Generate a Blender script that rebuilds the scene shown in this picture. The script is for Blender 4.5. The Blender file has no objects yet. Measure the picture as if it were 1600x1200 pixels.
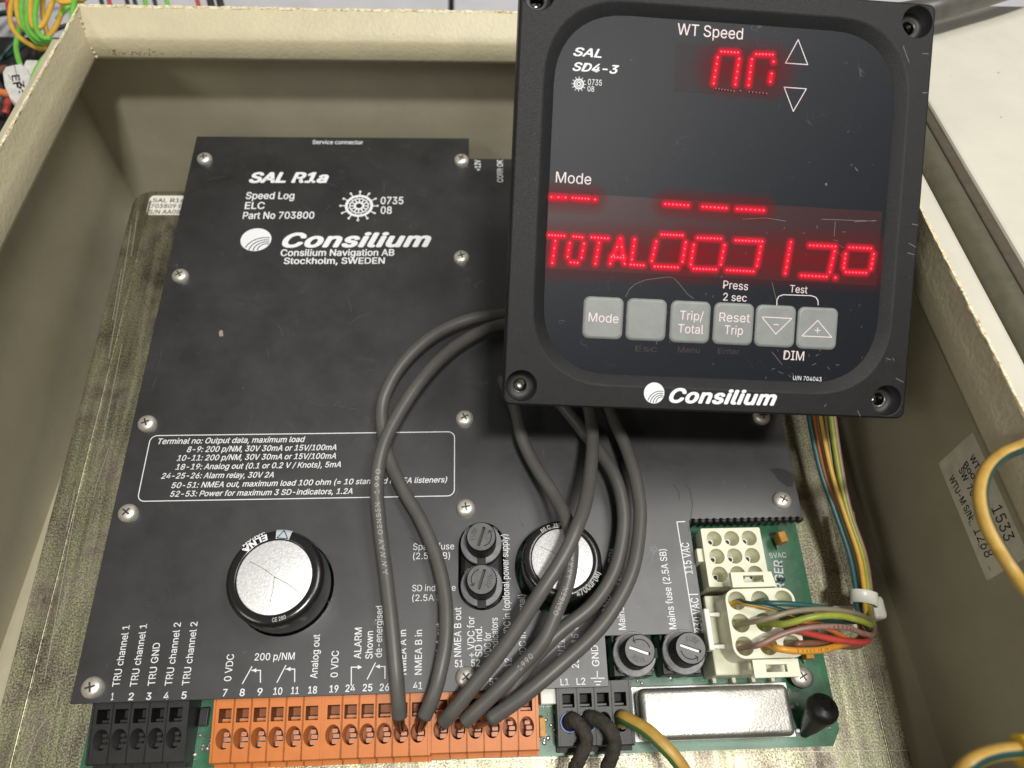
import bpy, bmesh, math, random
from mathutils import Matrix, Vector
random.seed(7)
scene = bpy.context.scene
COL = scene.collection
# ------------------------------------------------------------------ camera (all lengths below are centimetres, scaled to metres at the end)
RX = Vector((0.99867239, 0.00995903, -0.05053986))
RY = Vector((-0.03184707, 0.89052371, -0.45382076))
RZ = Vector((0.04048733, 0.45482781, 0.88965861))
CAM = Vector((13.5566, -2.0012, 29.4008))
FPX = 1140.0
cam_data = bpy.data.cameras.new('camera')
cam = bpy.data.objects.new('camera', cam_data)
COL.objects.link(cam)
cam.matrix_world = Matrix.Translation(CAM * 0.01) @ Matrix((RX, RY, RZ)).to_4x4()
cam_data.sensor_width = 36.0
cam_data.lens = 36.0 * FPX / 1600.0
cam_data.clip_start = 0.01
cam_data.clip_end = 50
cam_data.dof.use_dof = True
cam_data.dof.focus_distance = 0.262
cam_data.dof.aperture_fstop = 11.0
scene.camera = cam
# ------------------------------------------------------------------ light
scene.view_settings.view_transform = 'Standard'
scene.view_settings.look = 'None'
scene.view_settings.exposure = 0.0
scene.view_settings.gamma = 1.0
scene.cycles.use_denoising = True
scene.cycles.max_bounces = 8
world = bpy.data.worlds.new('World')
scene.world = world
world.use_nodes = True
world.node_tree.nodes['Background'].inputs[0].default_value = (1.0, 0.98, 0.95, 1)
world.node_tree.nodes['Background'].inputs[1].default_value = 0.20
def area(name, loc, target, sx, sy, power, col):
    d = bpy.data.lights.new(name, 'AREA'); d.shape = 'RECTANGLE'; d.size = sx; d.size_y = sy
    d.energy = power; d.color = col
    o = bpy.data.objects.new(name, d); COL.objects.link(o)
    o.location = loc
    o.rotation_euler = (Vector(target) - Vector(loc)).to_track_quat('-Z', 'Y').to_euler()
    return o
area('ceiling_lamp', (0.34, -0.30, 1.75), (0.14, 0.10, 0), 0.24, 0.09, 21.0, (1.0, 0.975, 0.925))
area('ceiling_lamp_left', (-1.0, -0.7, 1.4), (0.10, 0.15, 0), 0.60, 0.20, 5.0, (1.0, 0.96, 0.88))
area('ceiling_panel_right', (0.86, 0.26, 1.75), (0.20, 0.08, 0), 0.70, 0.50, 13.0, (1.0, 0.97, 0.92))

# ------------------------------------------------------------------ geometry of the photograph
def ray(u, v):
    c = Vector((u - 800.0, 600.0 - v, -FPX)) / FPX
    return Vector((RX.dot(c), RY.dot(c), RZ.dot(c)))
def W(u, v, z):                      # the point seen at photo pixel (u, v) at height z
    r = ray(u, v)
    return CAM + r * ((z - CAM.z) / r.z)
TAU = math.radians(7.3)
BOX = Matrix(((1, 0, 0), (0, math.cos(TAU), math.sin(TAU)), (0, -math.sin(TAU), math.cos(TAU))))   # box frame -> world
def B(x, y, z): return BOX @ Vector((x, y, z))
DUX = Vector((0.994, -0.035, -0.037)).normalized()
DUY = Vector((0.055, 0.86, 0.516)); DUY = (DUY - DUX * DUX.dot(DUY)).normalized()
DN = DUX.cross(DUY)
KD = 0.93                                # the unit is 134 mm square
DO = CAM + (Vector((14.501, 8.792, 6.695)) - CAM) * KD
def D(a, b, h=0.0): return DO + DUX * a + DUY * b + DN * h
def dpx(u, v):                       # photo pixel -> coordinates on the face of the display
    r = ray(u, v)
    t = (DO - CAM).dot(DN) / r.dot(DN)
    p = CAM + r * t - DO
    return (p.dot(DUX) / KD, p.dot(DUY) / KD)
def ppx(u, v):
    p = W(u, v, 2.4); return (p.x, p.y)

# ------------------------------------------------------------------ materials
def mat(name, col, rough=0.5, metal=0.0, bump=0.0, bscale=30.0, var=0.0, vscale=2.0, spec=0.5, emit=None, es=0.0,
        coat=0.0, col2=None, detail=4.0, rvar=0.0, bdist=0.01, ramp=None, alpha=1.0, trans=0.0, sss=0.0, crough=0.15):
    m = bpy.data.materials.new(name); m.use_nodes = True
    nt = m.node_tree; N = nt.nodes; L = nt.links
    p = N['Principled BSDF']
    p.inputs['Base Color'].default_value = (*col, 1)
    p.inputs['Roughness'].default_value = rough
    p.inputs['Metallic'].default_value = metal
    p.inputs['Specular IOR Level'].default_value = spec
    p.inputs['Coat Weight'].default_value = coat
    p.inputs['Coat Roughness'].default_value = crough
    p.inputs['Alpha'].default_value = alpha
    p.inputs['Transmission Weight'].default_value = trans
    if sss:
        p.inputs['Subsurface Weight'].default_value = sss
        p.inputs['Subsurface Radius'].default_value = (0.002, 0.0018, 0.0012)
        p.inputs['Subsurface Scale'].default_value = 1.0
    if emit:
        p.inputs['Emission Color'].default_value = (*emit, 1); p.inputs['Emission Strength'].default_value = es
    if bump or var or rvar or ramp:
        tc = N.new('ShaderNodeTexCoord'); mp = N.new('ShaderNodeMapping')
        mp.inputs['Scale'].default_value = (100, 100, 100)
        geo = N.new('ShaderNodeNewGeometry')
        L.new(geo.outputs['Position'], mp.inputs[0])
    if var or ramp or rvar:
        n = N.new('ShaderNodeTexNoise'); n.inputs['Scale'].default_value = vscale; n.inputs['Detail'].default_value = detail
        n.inputs['Roughness'].default_value = 0.65
        L.new(mp.outputs[0], n.inputs['Vector'])
        if var or ramp:
            cr = N.new('ShaderNodeValToRGB')
            if ramp:
                e = cr.color_ramp.elements
                while len(e) > 1: e.remove(e[-1])
                e[0].position = ramp[0][0]; e[0].color = (*ramp[0][1], 1)
                for q, c in ramp[1:]:
                    k = e.new(q); k.color = (*c, 1)
            else:
                c2 = col2 or tuple(c * (1 - var) for c in col)
                c1 = tuple(min(1, c * (1 + var * (0 if col2 else 1))) for c in col)
                cr.color_ramp.elements[0].position = 0.32; cr.color_ramp.elements[0].color = (*c2, 1)
                cr.color_ramp.elements[1].position = 0.68; cr.color_ramp.elements[1].color = (*c1, 1)
            L.new(n.outputs['Fac'], cr.inputs[0]); L.new(cr.outputs[0], p.inputs['Base Color'])
        if rvar:
            mr = N.new('ShaderNodeMapRange'); mr.inputs[1].default_value = 0.3; mr.inputs[2].default_value = 0.7
            mr.inputs[3].default_value = rough - rvar; mr.inputs[4].default_value = rough + rvar
            L.new(n.outputs['Fac'], mr.inputs[0]); L.new(mr.outputs[0], p.inputs['Roughness'])
    if bump:
        b = N.new('ShaderNodeTexNoise'); b.inputs['Scale'].default_value = bscale; b.inputs['Detail'].default_value = 3.0
        L.new(mp.outputs[0], b.inputs['Vector'])
        bn = N.new('ShaderNodeBump'); bn.inputs['Strength'].default_value = bump; bn.inputs['Distance'].default_value = bdist * 0.01
        L.new(b.outputs['Fac'], bn.inputs['Height']); L.new(bn.outputs[0], p.inputs['Normal'])
    return m
def scratchy(m, amt=0.5, scale=1.2, col=(0.3, 0.3, 0.3), width=0.006, seed=0.0):
    # thin pale scratches with a shape of their own, mixed into the base colour
    nt = m.node_tree; N = nt.nodes; L = nt.links; p = N['Principled BSDF']
    geo = N.new('ShaderNodeNewGeometry'); mp = N.new('ShaderNodeMapping'); mp.inputs['Scale'].default_value = (100, 100, 100)
    mp.inputs['Location'].default_value = (seed, seed * 2, 0)
    L.new(geo.outputs['Position'], mp.inputs[0])
    w = N.new('ShaderNodeTexNoise'); w.inputs['Scale'].default_value = scale; w.inputs['Detail'].default_value = 1.0; w.inputs['Distortion'].default_value = 1.5
    L.new(mp.outputs[0], w.inputs['Vector'])
    s = N.new('ShaderNodeMath'); s.operation = 'SUBTRACT'; s.inputs[1].default_value = 0.5; L.new(w.outputs['Fac'], s.inputs[0])
    a = N.new('ShaderNodeMath'); a.operation = 'ABSOLUTE'; L.new(s.outputs[0], a.inputs[0])
    c = N.new('ShaderNodeMath'); c.operation = 'LESS_THAN'; c.inputs[1].default_value = width; L.new(a.outputs[0], c.inputs[0])
    k = N.new('ShaderNodeTexNoise'); k.inputs['Scale'].default_value = scale * 0.9; k.inputs['Detail'].default_value = 5.0
    mp2 = N.new('ShaderNodeMapping'); mp2.inputs['Location'].default_value = (5.3, 1.7, 9.1); L.new(mp.outputs[0], mp2.inputs[0]); L.new(mp2.outputs[0], k.inputs['Vector'])
    g = N.new('ShaderNodeMapRange'); g.inputs[1].default_value = 0.58; g.inputs[2].default_value = 0.66; L.new(k.outputs['Fac'], g.inputs[0])
    f = N.new('ShaderNodeMath'); f.operation = 'MULTIPLY'; L.new(c.outputs[0], f.inputs[0]); L.new(g.outputs[0], f.inputs[1])
    f2 = N.new('ShaderNodeMath'); f2.operation = 'MULTIPLY'; f2.inputs[1].default_value = amt; L.new(f.outputs[0], f2.inputs[0])
    mx = N.new('ShaderNodeMix'); mx.data_type = 'RGBA'
    L.new(f2.outputs[0], mx.inputs[0])
    bc = p.inputs['Base Color']
    if bc.links: L.new(bc.links[0].from_socket, mx.inputs[6])
    else: mx.inputs[6].default_value = bc.default_value
    mx.inputs[7].default_value = (*col, 1)
    L.new(mx.outputs[2], p.inputs['Base Color'])
    return m
def specks(m, scale, thr, col, amt=0.7):
    nt = m.node_tree; N = nt.nodes; L = nt.links; p = N['Principled BSDF']
    geo = N.new('ShaderNodeNewGeometry'); mp = N.new('ShaderNodeMapping'); mp.inputs['Scale'].default_value = (100, 100, 100)
    L.new(geo.outputs['Position'], mp.inputs[0])
    v = N.new('ShaderNodeTexNoise'); v.inputs['Scale'].default_value = scale; v.inputs['Detail'].default_value = 1.0
    L.new(mp.outputs[0], v.inputs['Vector'])
    g = N.new('ShaderNodeMapRange'); g.inputs[1].default_value = thr; g.inputs[2].default_value = thr + 0.03; g.inputs[4].default_value = amt
    L.new(v.outputs['Fac'], g.inputs[0])
    mx = N.new('ShaderNodeMix'); mx.data_type = 'RGBA'; L.new(g.outputs[0], mx.inputs[0])
    bc = p.inputs['Base Color']
    if bc.links: L.new(bc.links[0].from_socket, mx.inputs[6])
    else: mx.inputs[6].default_value = bc.default_value
    mx.inputs[7].default_value = (*col, 1)
    L.new(mx.outputs[2], p.inputs['Base Color'])
    return m

PAINT = specks(mat('beige_powder_coat', (0.60, 0.54, 0.36), 0.45, bump=0.5, bscale=6.0, bdist=0.04, var=0.06, vscale=0.5), 3.6, 0.83, (0.12, 0.09, 0.05), 0.5)
PAINT_IN = scratchy(specks(mat('beige_paint_shaded', (0.47, 0.43, 0.31), 0.45, bump=0.15, bscale=6.0, bdist=0.02, var=0.08, vscale=0.35), 3.0, 0.82, (0.2, 0.17, 0.1), 0.5), 0.35, 0.9, (0.6, 0.58, 0.48), 0.004)  # same beige as the rim, darkened and greyed to imitate shade on inner walls
RAW = mat('worn_raw_edge', (0.75, 0.6, 0.35), 0.5, ramp=[(0.30, (0.30, 0.16, 0.05)), (0.42, (0.70, 0.55, 0.28)), (0.55, (0.85, 0.80, 0.60))], vscale=7.0, bump=0.5, bscale=30, bdist=0.02)
WHITEP = specks(mat('white_door_paint', (0.68, 0.65, 0.55), 0.45, bump=0.15, bscale=5, bdist=0.01, var=0.04, vscale=0.5), 3.6, 0.78, (0.15, 0.13, 0.1), 0.8)
OLIVE = scratchy(mat('olive_rubber', (0.10, 0.09, 0.06), 0.55, bump=0.2, bscale=20, var=0.15, vscale=1.5), 0.5, 1.0, (0.3, 0.25, 0.18))
OLIVE2 = mat('dark_olive_strip', (0.09, 0.08, 0.055), 0.5, var=0.3, vscale=2.5, col2=(0.075, 0.055, 0.035))
ZINC = None
def make_zinc():
    m = mat('passivated_zinc', (0.5, 0.46, 0.36), 0.42, 1.0, ramp=[(0.30, (0.20, 0.17, 0.12)), (0.41, (0.52, 0.46, 0.37)), (0.50, (0.60, 0.60, 0.40)), (0.60, (0.54, 0.48, 0.38)), (0.70, (0.22, 0.23, 0.13))], vscale=0.36, detail=6, bump=1.0, bscale=15, bdist=0.010)  # passivation tints; the dark brown patches also imitate dim reflections
    nt = m.node_tree; N = nt.nodes; L = nt.links; p = N['Principled BSDF']
    geo = N.new('ShaderNodeNewGeometry'); mp = N.new('ShaderNodeMapping'); mp.inputs['Scale'].default_value = (100, 100, 100)
    L.new(geo.outputs['Position'], mp.inputs[0])
    sp = N.new('ShaderNodeTexNoise'); sp.inputs['Scale'].default_value = 15; sp.inputs['Detail'].default_value = 2; L.new(mp.outputs[0], sp.inputs['Vector'])
    bl = N.new('ShaderNodeTexNoise'); bl.inputs['Scale'].default_value = 0.35; bl.inputs['Detail'].default_value = 3; L.new(mp.outputs[0], bl.inputs['Vector'])
    r1 = N.new('ShaderNodeMapRange'); r1.inputs[1].default_value = 0.40; r1.inputs[2].default_value = 0.62; r1.inputs[3].default_value = 0.38; r1.inputs[4].default_value = 1.15; L.new(sp.outputs['Fac'], r1.inputs[0])
    r2 = N.new('ShaderNodeMapRange'); r2.inputs[1].default_value = 0.38; r2.inputs[2].default_value = 0.62; L.new(bl.outputs['Fac'], r2.inputs[0])
    mul = N.new('ShaderNodeMix'); mul.data_type = 'RGBA'; mul.blend_type = 'MULTIPLY'
    rr = N.new('ShaderNodeMath'); rr.operation = 'MULTIPLY_ADD'; rr.inputs[1].default_value = 0.45; rr.inputs[2].default_value = 0.55; L.new(r2.outputs[0], rr.inputs[0])
    L.new(rr.outputs[0], mul.inputs[0])
    L.new(p.inputs['Base Color'].links[0].from_socket, mul.inputs[6]); L.new(r1.outputs[0], mul.inputs[7])
    mps = N.new('ShaderNodeMapping'); mps.inputs['Scale'].default_value = (2.6, 0.16, 1.0); L.new(mp.outputs[0], mps.inputs[0])
    stn = N.new('ShaderNodeTexNoise'); stn.inputs['Scale'].default_value = 1.0; stn.inputs['Detail'].default_value = 5; stn.inputs['Distortion'].default_value = 0.6; L.new(mps.outputs[0], stn.inputs['Vector'])
    rs = N.new('ShaderNodeMapRange'); rs.inputs[1].default_value = 0.36; rs.inputs[2].default_value = 0.64; rs.inputs[3].default_value = 0.64; rs.inputs[4].default_value = 1.1; L.new(stn.outputs['Fac'], rs.inputs[0])  # streaks multiply dark reflections into the colour
    m2 = N.new('ShaderNodeMix'); m2.data_type = 'RGBA'; m2.blend_type = 'MULTIPLY'; m2.inputs[0].default_value = 1.0
    L.new(mul.outputs[2], m2.inputs[6]); L.new(rs.outputs[0], m2.inputs[7])
    L.new(m2.outputs[2], p.inputs['Base Color'])
    ra = N.new('ShaderNodeMapRange'); ra.inputs[3].default_value = 0.56; ra.inputs[4].default_value = 0.36; L.new(bl.outputs['Fac'], ra.inputs[0]); L.new(ra.outputs[0], p.inputs['Roughness'])
    return m
ZINC = scratchy(scratchy(make_zinc(), 0.6, 0.7, (0.75, 0.72, 0.6), 0.003), 0.5, 0.35, (0.7, 0.68, 0.55), 0.002, 7.0)
PLATE = specks(scratchy(scratchy(mat('black_anodised_sheet', (0.014, 0.014, 0.016), 0.46, bump=0.35, bscale=34, bdist=0.006, var=0.3, vscale=0.5, spec=0.9, rvar=0.06, coat=0.5, crough=0.42), 0.35, 0.9, (0.16, 0.16, 0.16), 0.0035), 0.3, 0.5, (0.14, 0.14, 0.14), 0.002, 3.0), 5.5, 0.80, (0.16, 0.15, 0.14), 0.7)
PLATE_EDGE = mat('plate_edge', (0.015, 0.015, 0.016), 0.5)
CHIP = mat('chipped_paint', (0.35, 0.27, 0.22), 0.7)
SMEAR = mat('dark_smear', (0.017, 0.017, 0.017), 0.55)
INK = mat('white_screen_print', (0.82, 0.84, 0.86), 0.6)
PCB = mat('green_solder_mask', (0.045, 0.16, 0.085), 0.34, bump=0.3, bscale=12, bdist=0.006, var=0.25, vscale=2.5, coat=0.3)
TRACE = mat('green_trace', (0.03, 0.19, 0.08), 0.3, coat=0.3)
STEEL = mat('screw_steel', (0.82, 0.78, 0.70), 0.40, 0.7, bump=0.25, bscale=14, bdist=0.006, var=0.15, vscale=6)
RECESS = mat('screw_recess', (0.08, 0.07, 0.06), 0.5, 0.7)
CAN = mat('tinned_can', (0.46, 0.45, 0.42), 0.42, 0.85, bump=1.0, bscale=14, bdist=0.009, var=0.16, vscale=11)
TIN = mat('solder_tin', (0.78, 0.77, 0.75), 0.4, 0.6)
ALU = mat('capacitor_aluminium', (0.80, 0.80, 0.80), 0.5, 0.4, bump=1.0, bscale=14, bdist=0.014, var=0.16, vscale=12)
SLEEVE = scratchy(mat('black_shrink_sleeve', (0.012, 0.012, 0.012), 0.2, spec=0.6, bump=0.1, bscale=4), 0.4, 1.5, (0.1, 0.1, 0.1), 0.006)
ORANGE = mat('orange_polyamide', (0.66, 0.20, 0.040), 0.42, bump=0.15, bscale=10, var=0.06, vscale=2, sss=0.05)
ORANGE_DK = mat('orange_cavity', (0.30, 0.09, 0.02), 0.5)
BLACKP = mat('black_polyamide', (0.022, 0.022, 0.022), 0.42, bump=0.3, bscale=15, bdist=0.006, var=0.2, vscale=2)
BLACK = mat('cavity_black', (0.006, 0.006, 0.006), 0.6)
FUSEB = mat('fuse_cap_plastic', (0.05, 0.05, 0.05), 0.45, bump=0.4, bscale=16, bdist=0.008, var=0.2, vscale=4)
FUSET = mat('fuse_cap_face', (0.11, 0.11, 0.108), 0.45, bump=0.4, bscale=16, bdist=0.008, var=0.2, vscale=4)
FUSEC = mat('fuse_collar_plastic', (0.20, 0.20, 0.21), 0.42, bump=0.5, bscale=16, bdist=0.01, var=0.25, vscale=5)
NYLON = mat('natural_nylon', (0.74, 0.74, 0.56), 0.38, bump=0.1, bscale=6, var=0.08, vscale=1.2, sss=0.08)
NYLON_W = mat('white_nylon', (0.80, 0.79, 0.70), 0.35, sss=0.1)
GREYC = scratchy(mat('grey_cable_jacket', (0.100, 0.096, 0.088), 0.42, bump=0.3, bscale=16, bdist=0.006, var=0.10, vscale=1.0), 0.25, 1.5, (0.2, 0.2, 0.19), 0.004)
GREYPRINT = mat('pale_cable_print', (0.42, 0.42, 0.40), 0.6)
COPPER = mat('dull_copper', (0.30, 0.20, 0.14), 0.32, 0.9, var=0.4, vscale=14)
BEZEL = specks(mat('black_structured_plastic', (0.009, 0.009, 0.010), 0.46, bump=0.9, bscale=48, bdist=0.012, var=0.15, vscale=2, spec=0.28), 11, 0.80, (0.15, 0.15, 0.15), 0.6)
BEZELS = mat('black_bezel_side', (0.012, 0.012, 0.012), 0.5)
MEMB = specks(scratchy(scratchy(mat('membrane_foil', (0.009, 0.011, 0.016), 0.40, bump=0.5, bscale=30, bdist=0.006, spec=0.15), 0.22, 0.8, (0.22, 0.22, 0.22), 0.003, 2), 0.22, 1.3, (0.22, 0.22, 0.22), 0.002, 11), 5.3, 0.80, (0.25, 0.25, 0.25), 0.6)
WINDOW = mat('smoked_red_window', (0.020, 0.009, 0.011), 0.40, bump=0.4, bscale=30, bdist=0.006, emit=(0.50, 0.05, 0.06), es=0.042, spec=0.2)
INKP = mat('foil_print', (0.80, 0.68, 0.68), 0.6)
INKD = mat('foil_print_faint', (0.035, 0.015, 0.018), 0.6)
KEY = mat('grey_key', (0.24, 0.25, 0.24), 0.42, bump=0.3, bscale=30, bdist=0.005, var=0.08, vscale=2)
SCR = mat('scratch_mark', (0.15, 0.15, 0.15), 0.6)
LABEL = mat('label_paper', (0.80, 0.75, 0.62), 0.6, var=0.12, vscale=1.5)
LABELW = mat('white_label', (0.88, 0.86, 0.78), 0.5)
INKB = mat('black_ink', (0.02, 0.02, 0.02), 0.6)
BENCH = mat('bench_laminate', (0.55, 0.55, 0.57), 0.4, var=0.06, vscale=0.3)
YEL = mat('yellow_insulation', (0.68, 0.40, 0.05), 0.4, var=0.10, vscale=2)
YELP = mat('pale_yellow_insulation', (0.50, 0.31, 0.065), 0.42, var=0.15, vscale=2)
def ins(name, col, r=0.38): return mat(name, col, r, var=0.10, vscale=2.5, bump=0.15, bscale=8)
TEAL = ins('teal_insulation', (0.03, 0.11, 0.11)); GREEN = ins('green_insulation', (0.07, 0.15, 0.05)); DGREEN = ins('dark_green_stripe', (0.012, 0.055, 0.045))
ORW = ins('orange_insulation', (0.62, 0.19, 0.05)); OLV = ins('olive_green_insulation', (0.30, 0.34, 0.05)); GRYW = ins('grey_insulation', (0.26, 0.22, 0.15))
PINKB = ins('pinkish_brown_insulation', (0.30, 0.17, 0.14)); REDW = ins('red_insulation', (0.50, 0.06, 0.05)); BRNW = ins('brown_insulation', (0.22, 0.10, 0.06))
YORG = ins('amber_insulation', (0.72, 0.33, 0.04)); LGRN = ins('light_green_insulation', (0.16, 0.50, 0.06)); DARKW = ins('dark_insulation', (0.03, 0.028, 0.025))
BRAID = mat('sooty_sleeving', (0.040, 0.034, 0.026), 0.85, bump=1.0, bscale=9, bdist=0.04, var=0.4, vscale=5)
BLUE = mat('blue_ferrule', (0.03, 0.05, 0.22), 0.3); PALEB = mat('pale_ferrule_rim', (0.35, 0.40, 0.60), 0.3)
AMBERC = mat('tantalum_orange', (0.55, 0.26, 0.03), 0.45, var=0.2, vscale=4)
PLUGW = mat('worn_white_plastic', (0.62, 0.60, 0.56), 0.45, var=0.15, vscale=2)
BAND = mat('yellow_lug', (0.75, 0.50, 0.02), 0.4)
GREYTUBE = mat('dark_grey_tube', (0.10, 0.095, 0.085), 0.35, bump=0.3, bscale=3, bdist=0.02, var=0.2, vscale=1)
def led_glow():
    m = bpy.data.materials.new('led_halo'); m.use_nodes = True
    N = m.node_tree.nodes; L = m.node_tree.links
    for n in list(N): N.remove(n)
    out = N.new('ShaderNodeOutputMaterial'); at = N.new('ShaderNodeAttribute'); at.attribute_name = 'glow'
    em = N.new('ShaderNodeEmission'); em.inputs[0].default_value = (1.0, 0.02, 0.045, 1); em.inputs[1].default_value = 1.3
    tr = N.new('ShaderNodeBsdfTransparent'); mx = N.new('ShaderNodeMixShader')
    pw = N.new('ShaderNodeMath'); pw.operation = 'POWER'; pw.inputs[1].default_value = 1.7
    L.new(at.outputs['Fac'], pw.inputs[0]); L.new(pw.outputs[0], mx.inputs[0]); L.new(tr.outputs[0], mx.inputs[1]); L.new(em.outputs[0], mx.inputs[2])
    L.new(mx.outputs[0], out.inputs[0])
    return m
HALO = led_glow()
HALO_DIM = led_glow(); HALO_DIM.name = 'led_halo_faint'
for n in HALO_DIM.node_tree.nodes:
    if n.type == 'EMISSION': n.inputs[1].default_value = 0.05
DOT = mat('led_point', (0.5, 0.02, 0.05), 0.5, emit=(1.0, 0.13, 0.22), es=1.3)
DOT_DIM = mat('led_point_dim', (0.1, 0.01, 0.02), 0.5, emit=(1.0, 0.10, 0.14), es=0.35)

# ------------------------------------------------------------------ mesh helpers
WMAT = {}
def empty(name, loc, label=None, cat=None, group=None, M=None):
    o = bpy.data.objects.new(name, None); COL.objects.link(o)
    o.empty_display_size = 0.01
    m = M.copy() if M else Matrix.Identity(4)
    m.translation = Vector(loc)
    o.matrix_local = m; WMAT[o.name] = m
    tag(o, label, cat, group); return o
def tag(o, label=None, cat=None, group=None, kind=None):
    if label: o['label'] = label
    if cat: o['category'] = cat
    if group: o['group'] = group
    if kind: o['kind'] = kind
    return o
def bm2mesh(bm, name):
    me = bpy.data.meshes.new(name); bm.to_mesh(me); bm.free(); return me
def part(name, me, mats, parent=None, loc=None, rot=None, smooth=None):
    """link a mesh; its vertices are world centimetres (then the origin moves to their middle) unless loc is given"""
    if isinstance(me, bmesh.types.BMesh): me = bm2mesh(me, name)
    if not isinstance(mats, (list, tuple)): mats = [mats]
    if len(me.materials) == 0:
        for m in mats: me.materials.append(m)
    if loc is None:
        vs = [v.co for v in me.vertices]
        c = Vector([(min(v[i] for v in vs) + max(v[i] for v in vs)) / 2 for i in range(3)])
        if parent is None: c.z = min(v[2] for v in vs)
        me.transform(Matrix.Translation(-c)); Mw = Matrix.Translation(c)
    else:
        Mw = Matrix.Translation(Vector(loc)) @ (rot.to_4x4() if rot is not None else Matrix.Identity(4))
    if smooth is not None:
        for p in me.polygons: p.use_smooth = smooth
    o = bpy.data.objects.new(name, me); COL.objects.link(o)
    if parent is not None:
        o.parent = parent; o.matrix_local = WMAT[parent.name].inverted() @ Mw
    else: o.matrix_local = Mw
    WMAT[o.name] = Mw
    return o
def autosmooth(me, ang=35):
    me.update()
    bm = bmesh.new(); bm.from_mesh(me)
    for f in bm.faces: f.smooth = True
    for e in bm.edges:
        if len(e.link_faces) == 2 and e.calc_face_angle(0) > math.radians(ang): e.smooth = False
    bm.to_mesh(me); bm.free(); return me
def frame(ox, ux, uy, uz):
    return Matrix(((ux[0], uy[0], uz[0], ox[0]), (ux[1], uy[1], uz[1], ox[1]), (ux[2], uy[2], uz[2], ox[2]), (0, 0, 0, 1)))
BOX4 = BOX.to_4x4()
DISP = frame(DO, DUX * KD, DUY * KD, DN * KD)     # 14.4 units across the face
DISPE = frame(DO, DUX, DUY, DN)
def add_box(bm, lo, hi, M=None, bevel=0.0, seg=2, mi=0):
    r = bmesh.ops.create_cube(bm, size=1.0)
    vs = r['verts']
    lo = Vector(lo); hi = Vector(hi)
    for v in vs:
        v.co = Vector([lo[i] + (v.co[i] + 0.5) * (hi[i] - lo[i]) for i in range(3)])
    fs = list({f for v in vs for f in v.link_faces})
    if bevel:
        es = list({e for v in vs for e in v.link_edges})
        rr = bmesh.ops.bevel(bm, geom=es, offset=bevel, segments=seg, profile=0.5, affect='EDGES')
        fs = rr['faces'] + [f for f in fs if f.is_valid]
        vs = list({v for f in fs for v in f.verts})
    for f in fs:
        if f.is_valid: f.material_index = mi
    if M:
        for v in vs: v.co = M @ v.co
    return vs
def box_bm(lo, hi, M=None, bevel=0.0, seg=2):
    bm = bmesh.new(); add_box(bm, lo, hi, M, bevel, seg); return bm
def add_lathe(bm, prof, M=None, seg=32, mi=0, smooth=True, cap0=False, cap1=True, rf=None):
    rings = []
    for k, (r, z) in enumerate(prof):
        ring = []
        for i in range(seg):
            a = 2 * math.pi * i / seg
            rr = rf(k, a, r) if rf else r
            p = Vector((rr * math.cos(a), rr * math.sin(a), z))
            ring.append(bm.verts.new(M @ p if M else p))
        rings.append(ring)
    for k in range(len(rings) - 1):
        m = mi[k] if isinstance(mi, (list, tuple)) else mi
        for i in range(seg):
            f = bm.faces.new((rings[k][i], rings[k][(i + 1) % seg], rings[k + 1][(i + 1) % seg], rings[k + 1][i]))
            f.material_index = m; f.smooth = smooth
    last = mi[-1] if isinstance(mi, (list, tuple)) else mi
    if cap1:
        f = bm.faces.new(rings[-1]); f.material_index = last
    if cap0:
        f = bm.faces.new(list(reversed(rings[0]))); f.material_index = mi[0] if isinstance(mi, (list, tuple)) else mi
    return rings
def catmull(pts, n=8):
    P = [Vector(p) for p in pts]
    P = [P[0] * 2 - P[1]] + P + [P[-1] * 2 - P[-2]]
    out = []
    for i in range(1, len(P) - 2):
        for k in range(n):
            t = k / n
            a, b, c, d = P[i - 1], P[i], P[i + 1], P[i + 2]
            out.append(0.5 * ((2 * b) + (c - a) * t + (2 * a - 5 * b + 4 * c - d) * t * t + (3 * b - a - 3 * c + d) * t ** 3))
    out.append(P[-2].copy())
    return out
def frames(path, up=Vector((0, 0, 1))):
    fr = []; n = None
    for i, p in enumerate(path):
        t = (path[min(i + 1, len(path) - 1)] - path[max(i - 1, 0)]).normalized()
        if n is None:
            n = up - t * up.dot(t)
            if n.length < 0.05: n = Vector((0, 1, 0)) - t * t.y
        n = (n - t * n.dot(t)).normalized()
        fr.append((p, t, n, t.cross(n)))
    return fr
def add_tube(bm, pts, r, seg=12, n=8, mi=0, stripe=None, twist=0.0, raw=False, rfun=None, up=Vector((0, 0, 1)), caps=True):
    path = [Vector(p) for p in pts] if raw else catmull(pts, n)
    rings = []
    N = len(path)
    for i, (p, t, a, b) in enumerate(frames(path, up)):
        rr = r if rfun is None else r * rfun(i / (N - 1))
        tw = twist * i / (N - 1)
        rings.append([bm.verts.new(p + (a * math.cos(2 * math.pi * k / seg + tw) + b * math.sin(2 * math.pi * k / seg + tw)) * rr) for k in range(seg)])
    for i in range(N - 1):
        for k in range(seg):
            f = bm.faces.new((rings[i][k], rings[i][(k + 1) % seg], rings[i + 1][(k + 1) % seg], rings[i + 1][k]))
            f.smooth = True
            f.material_index = (1 if (stripe and k in stripe) else mi)
    if caps:
        bm.faces.new(list(reversed(rings[0]))).material_index = mi; bm.faces.new(rings[-1]).material_index = mi
    return path
def cable(name, pts, r, mats, label, cat='cable', group=None, seg=14, n=8, stripe=None, twist=0.0, rfun=None, parent=None, up=Vector((0, 0, 1))):
    bm = bmesh.new(); path = add_tube(bm, pts, r, seg, n, 0, stripe, twist, rfun=rfun, up=up)
    o = part(name, bm, mats, parent)
    if label: tag(o, label, cat, group)
    return o, path
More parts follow.
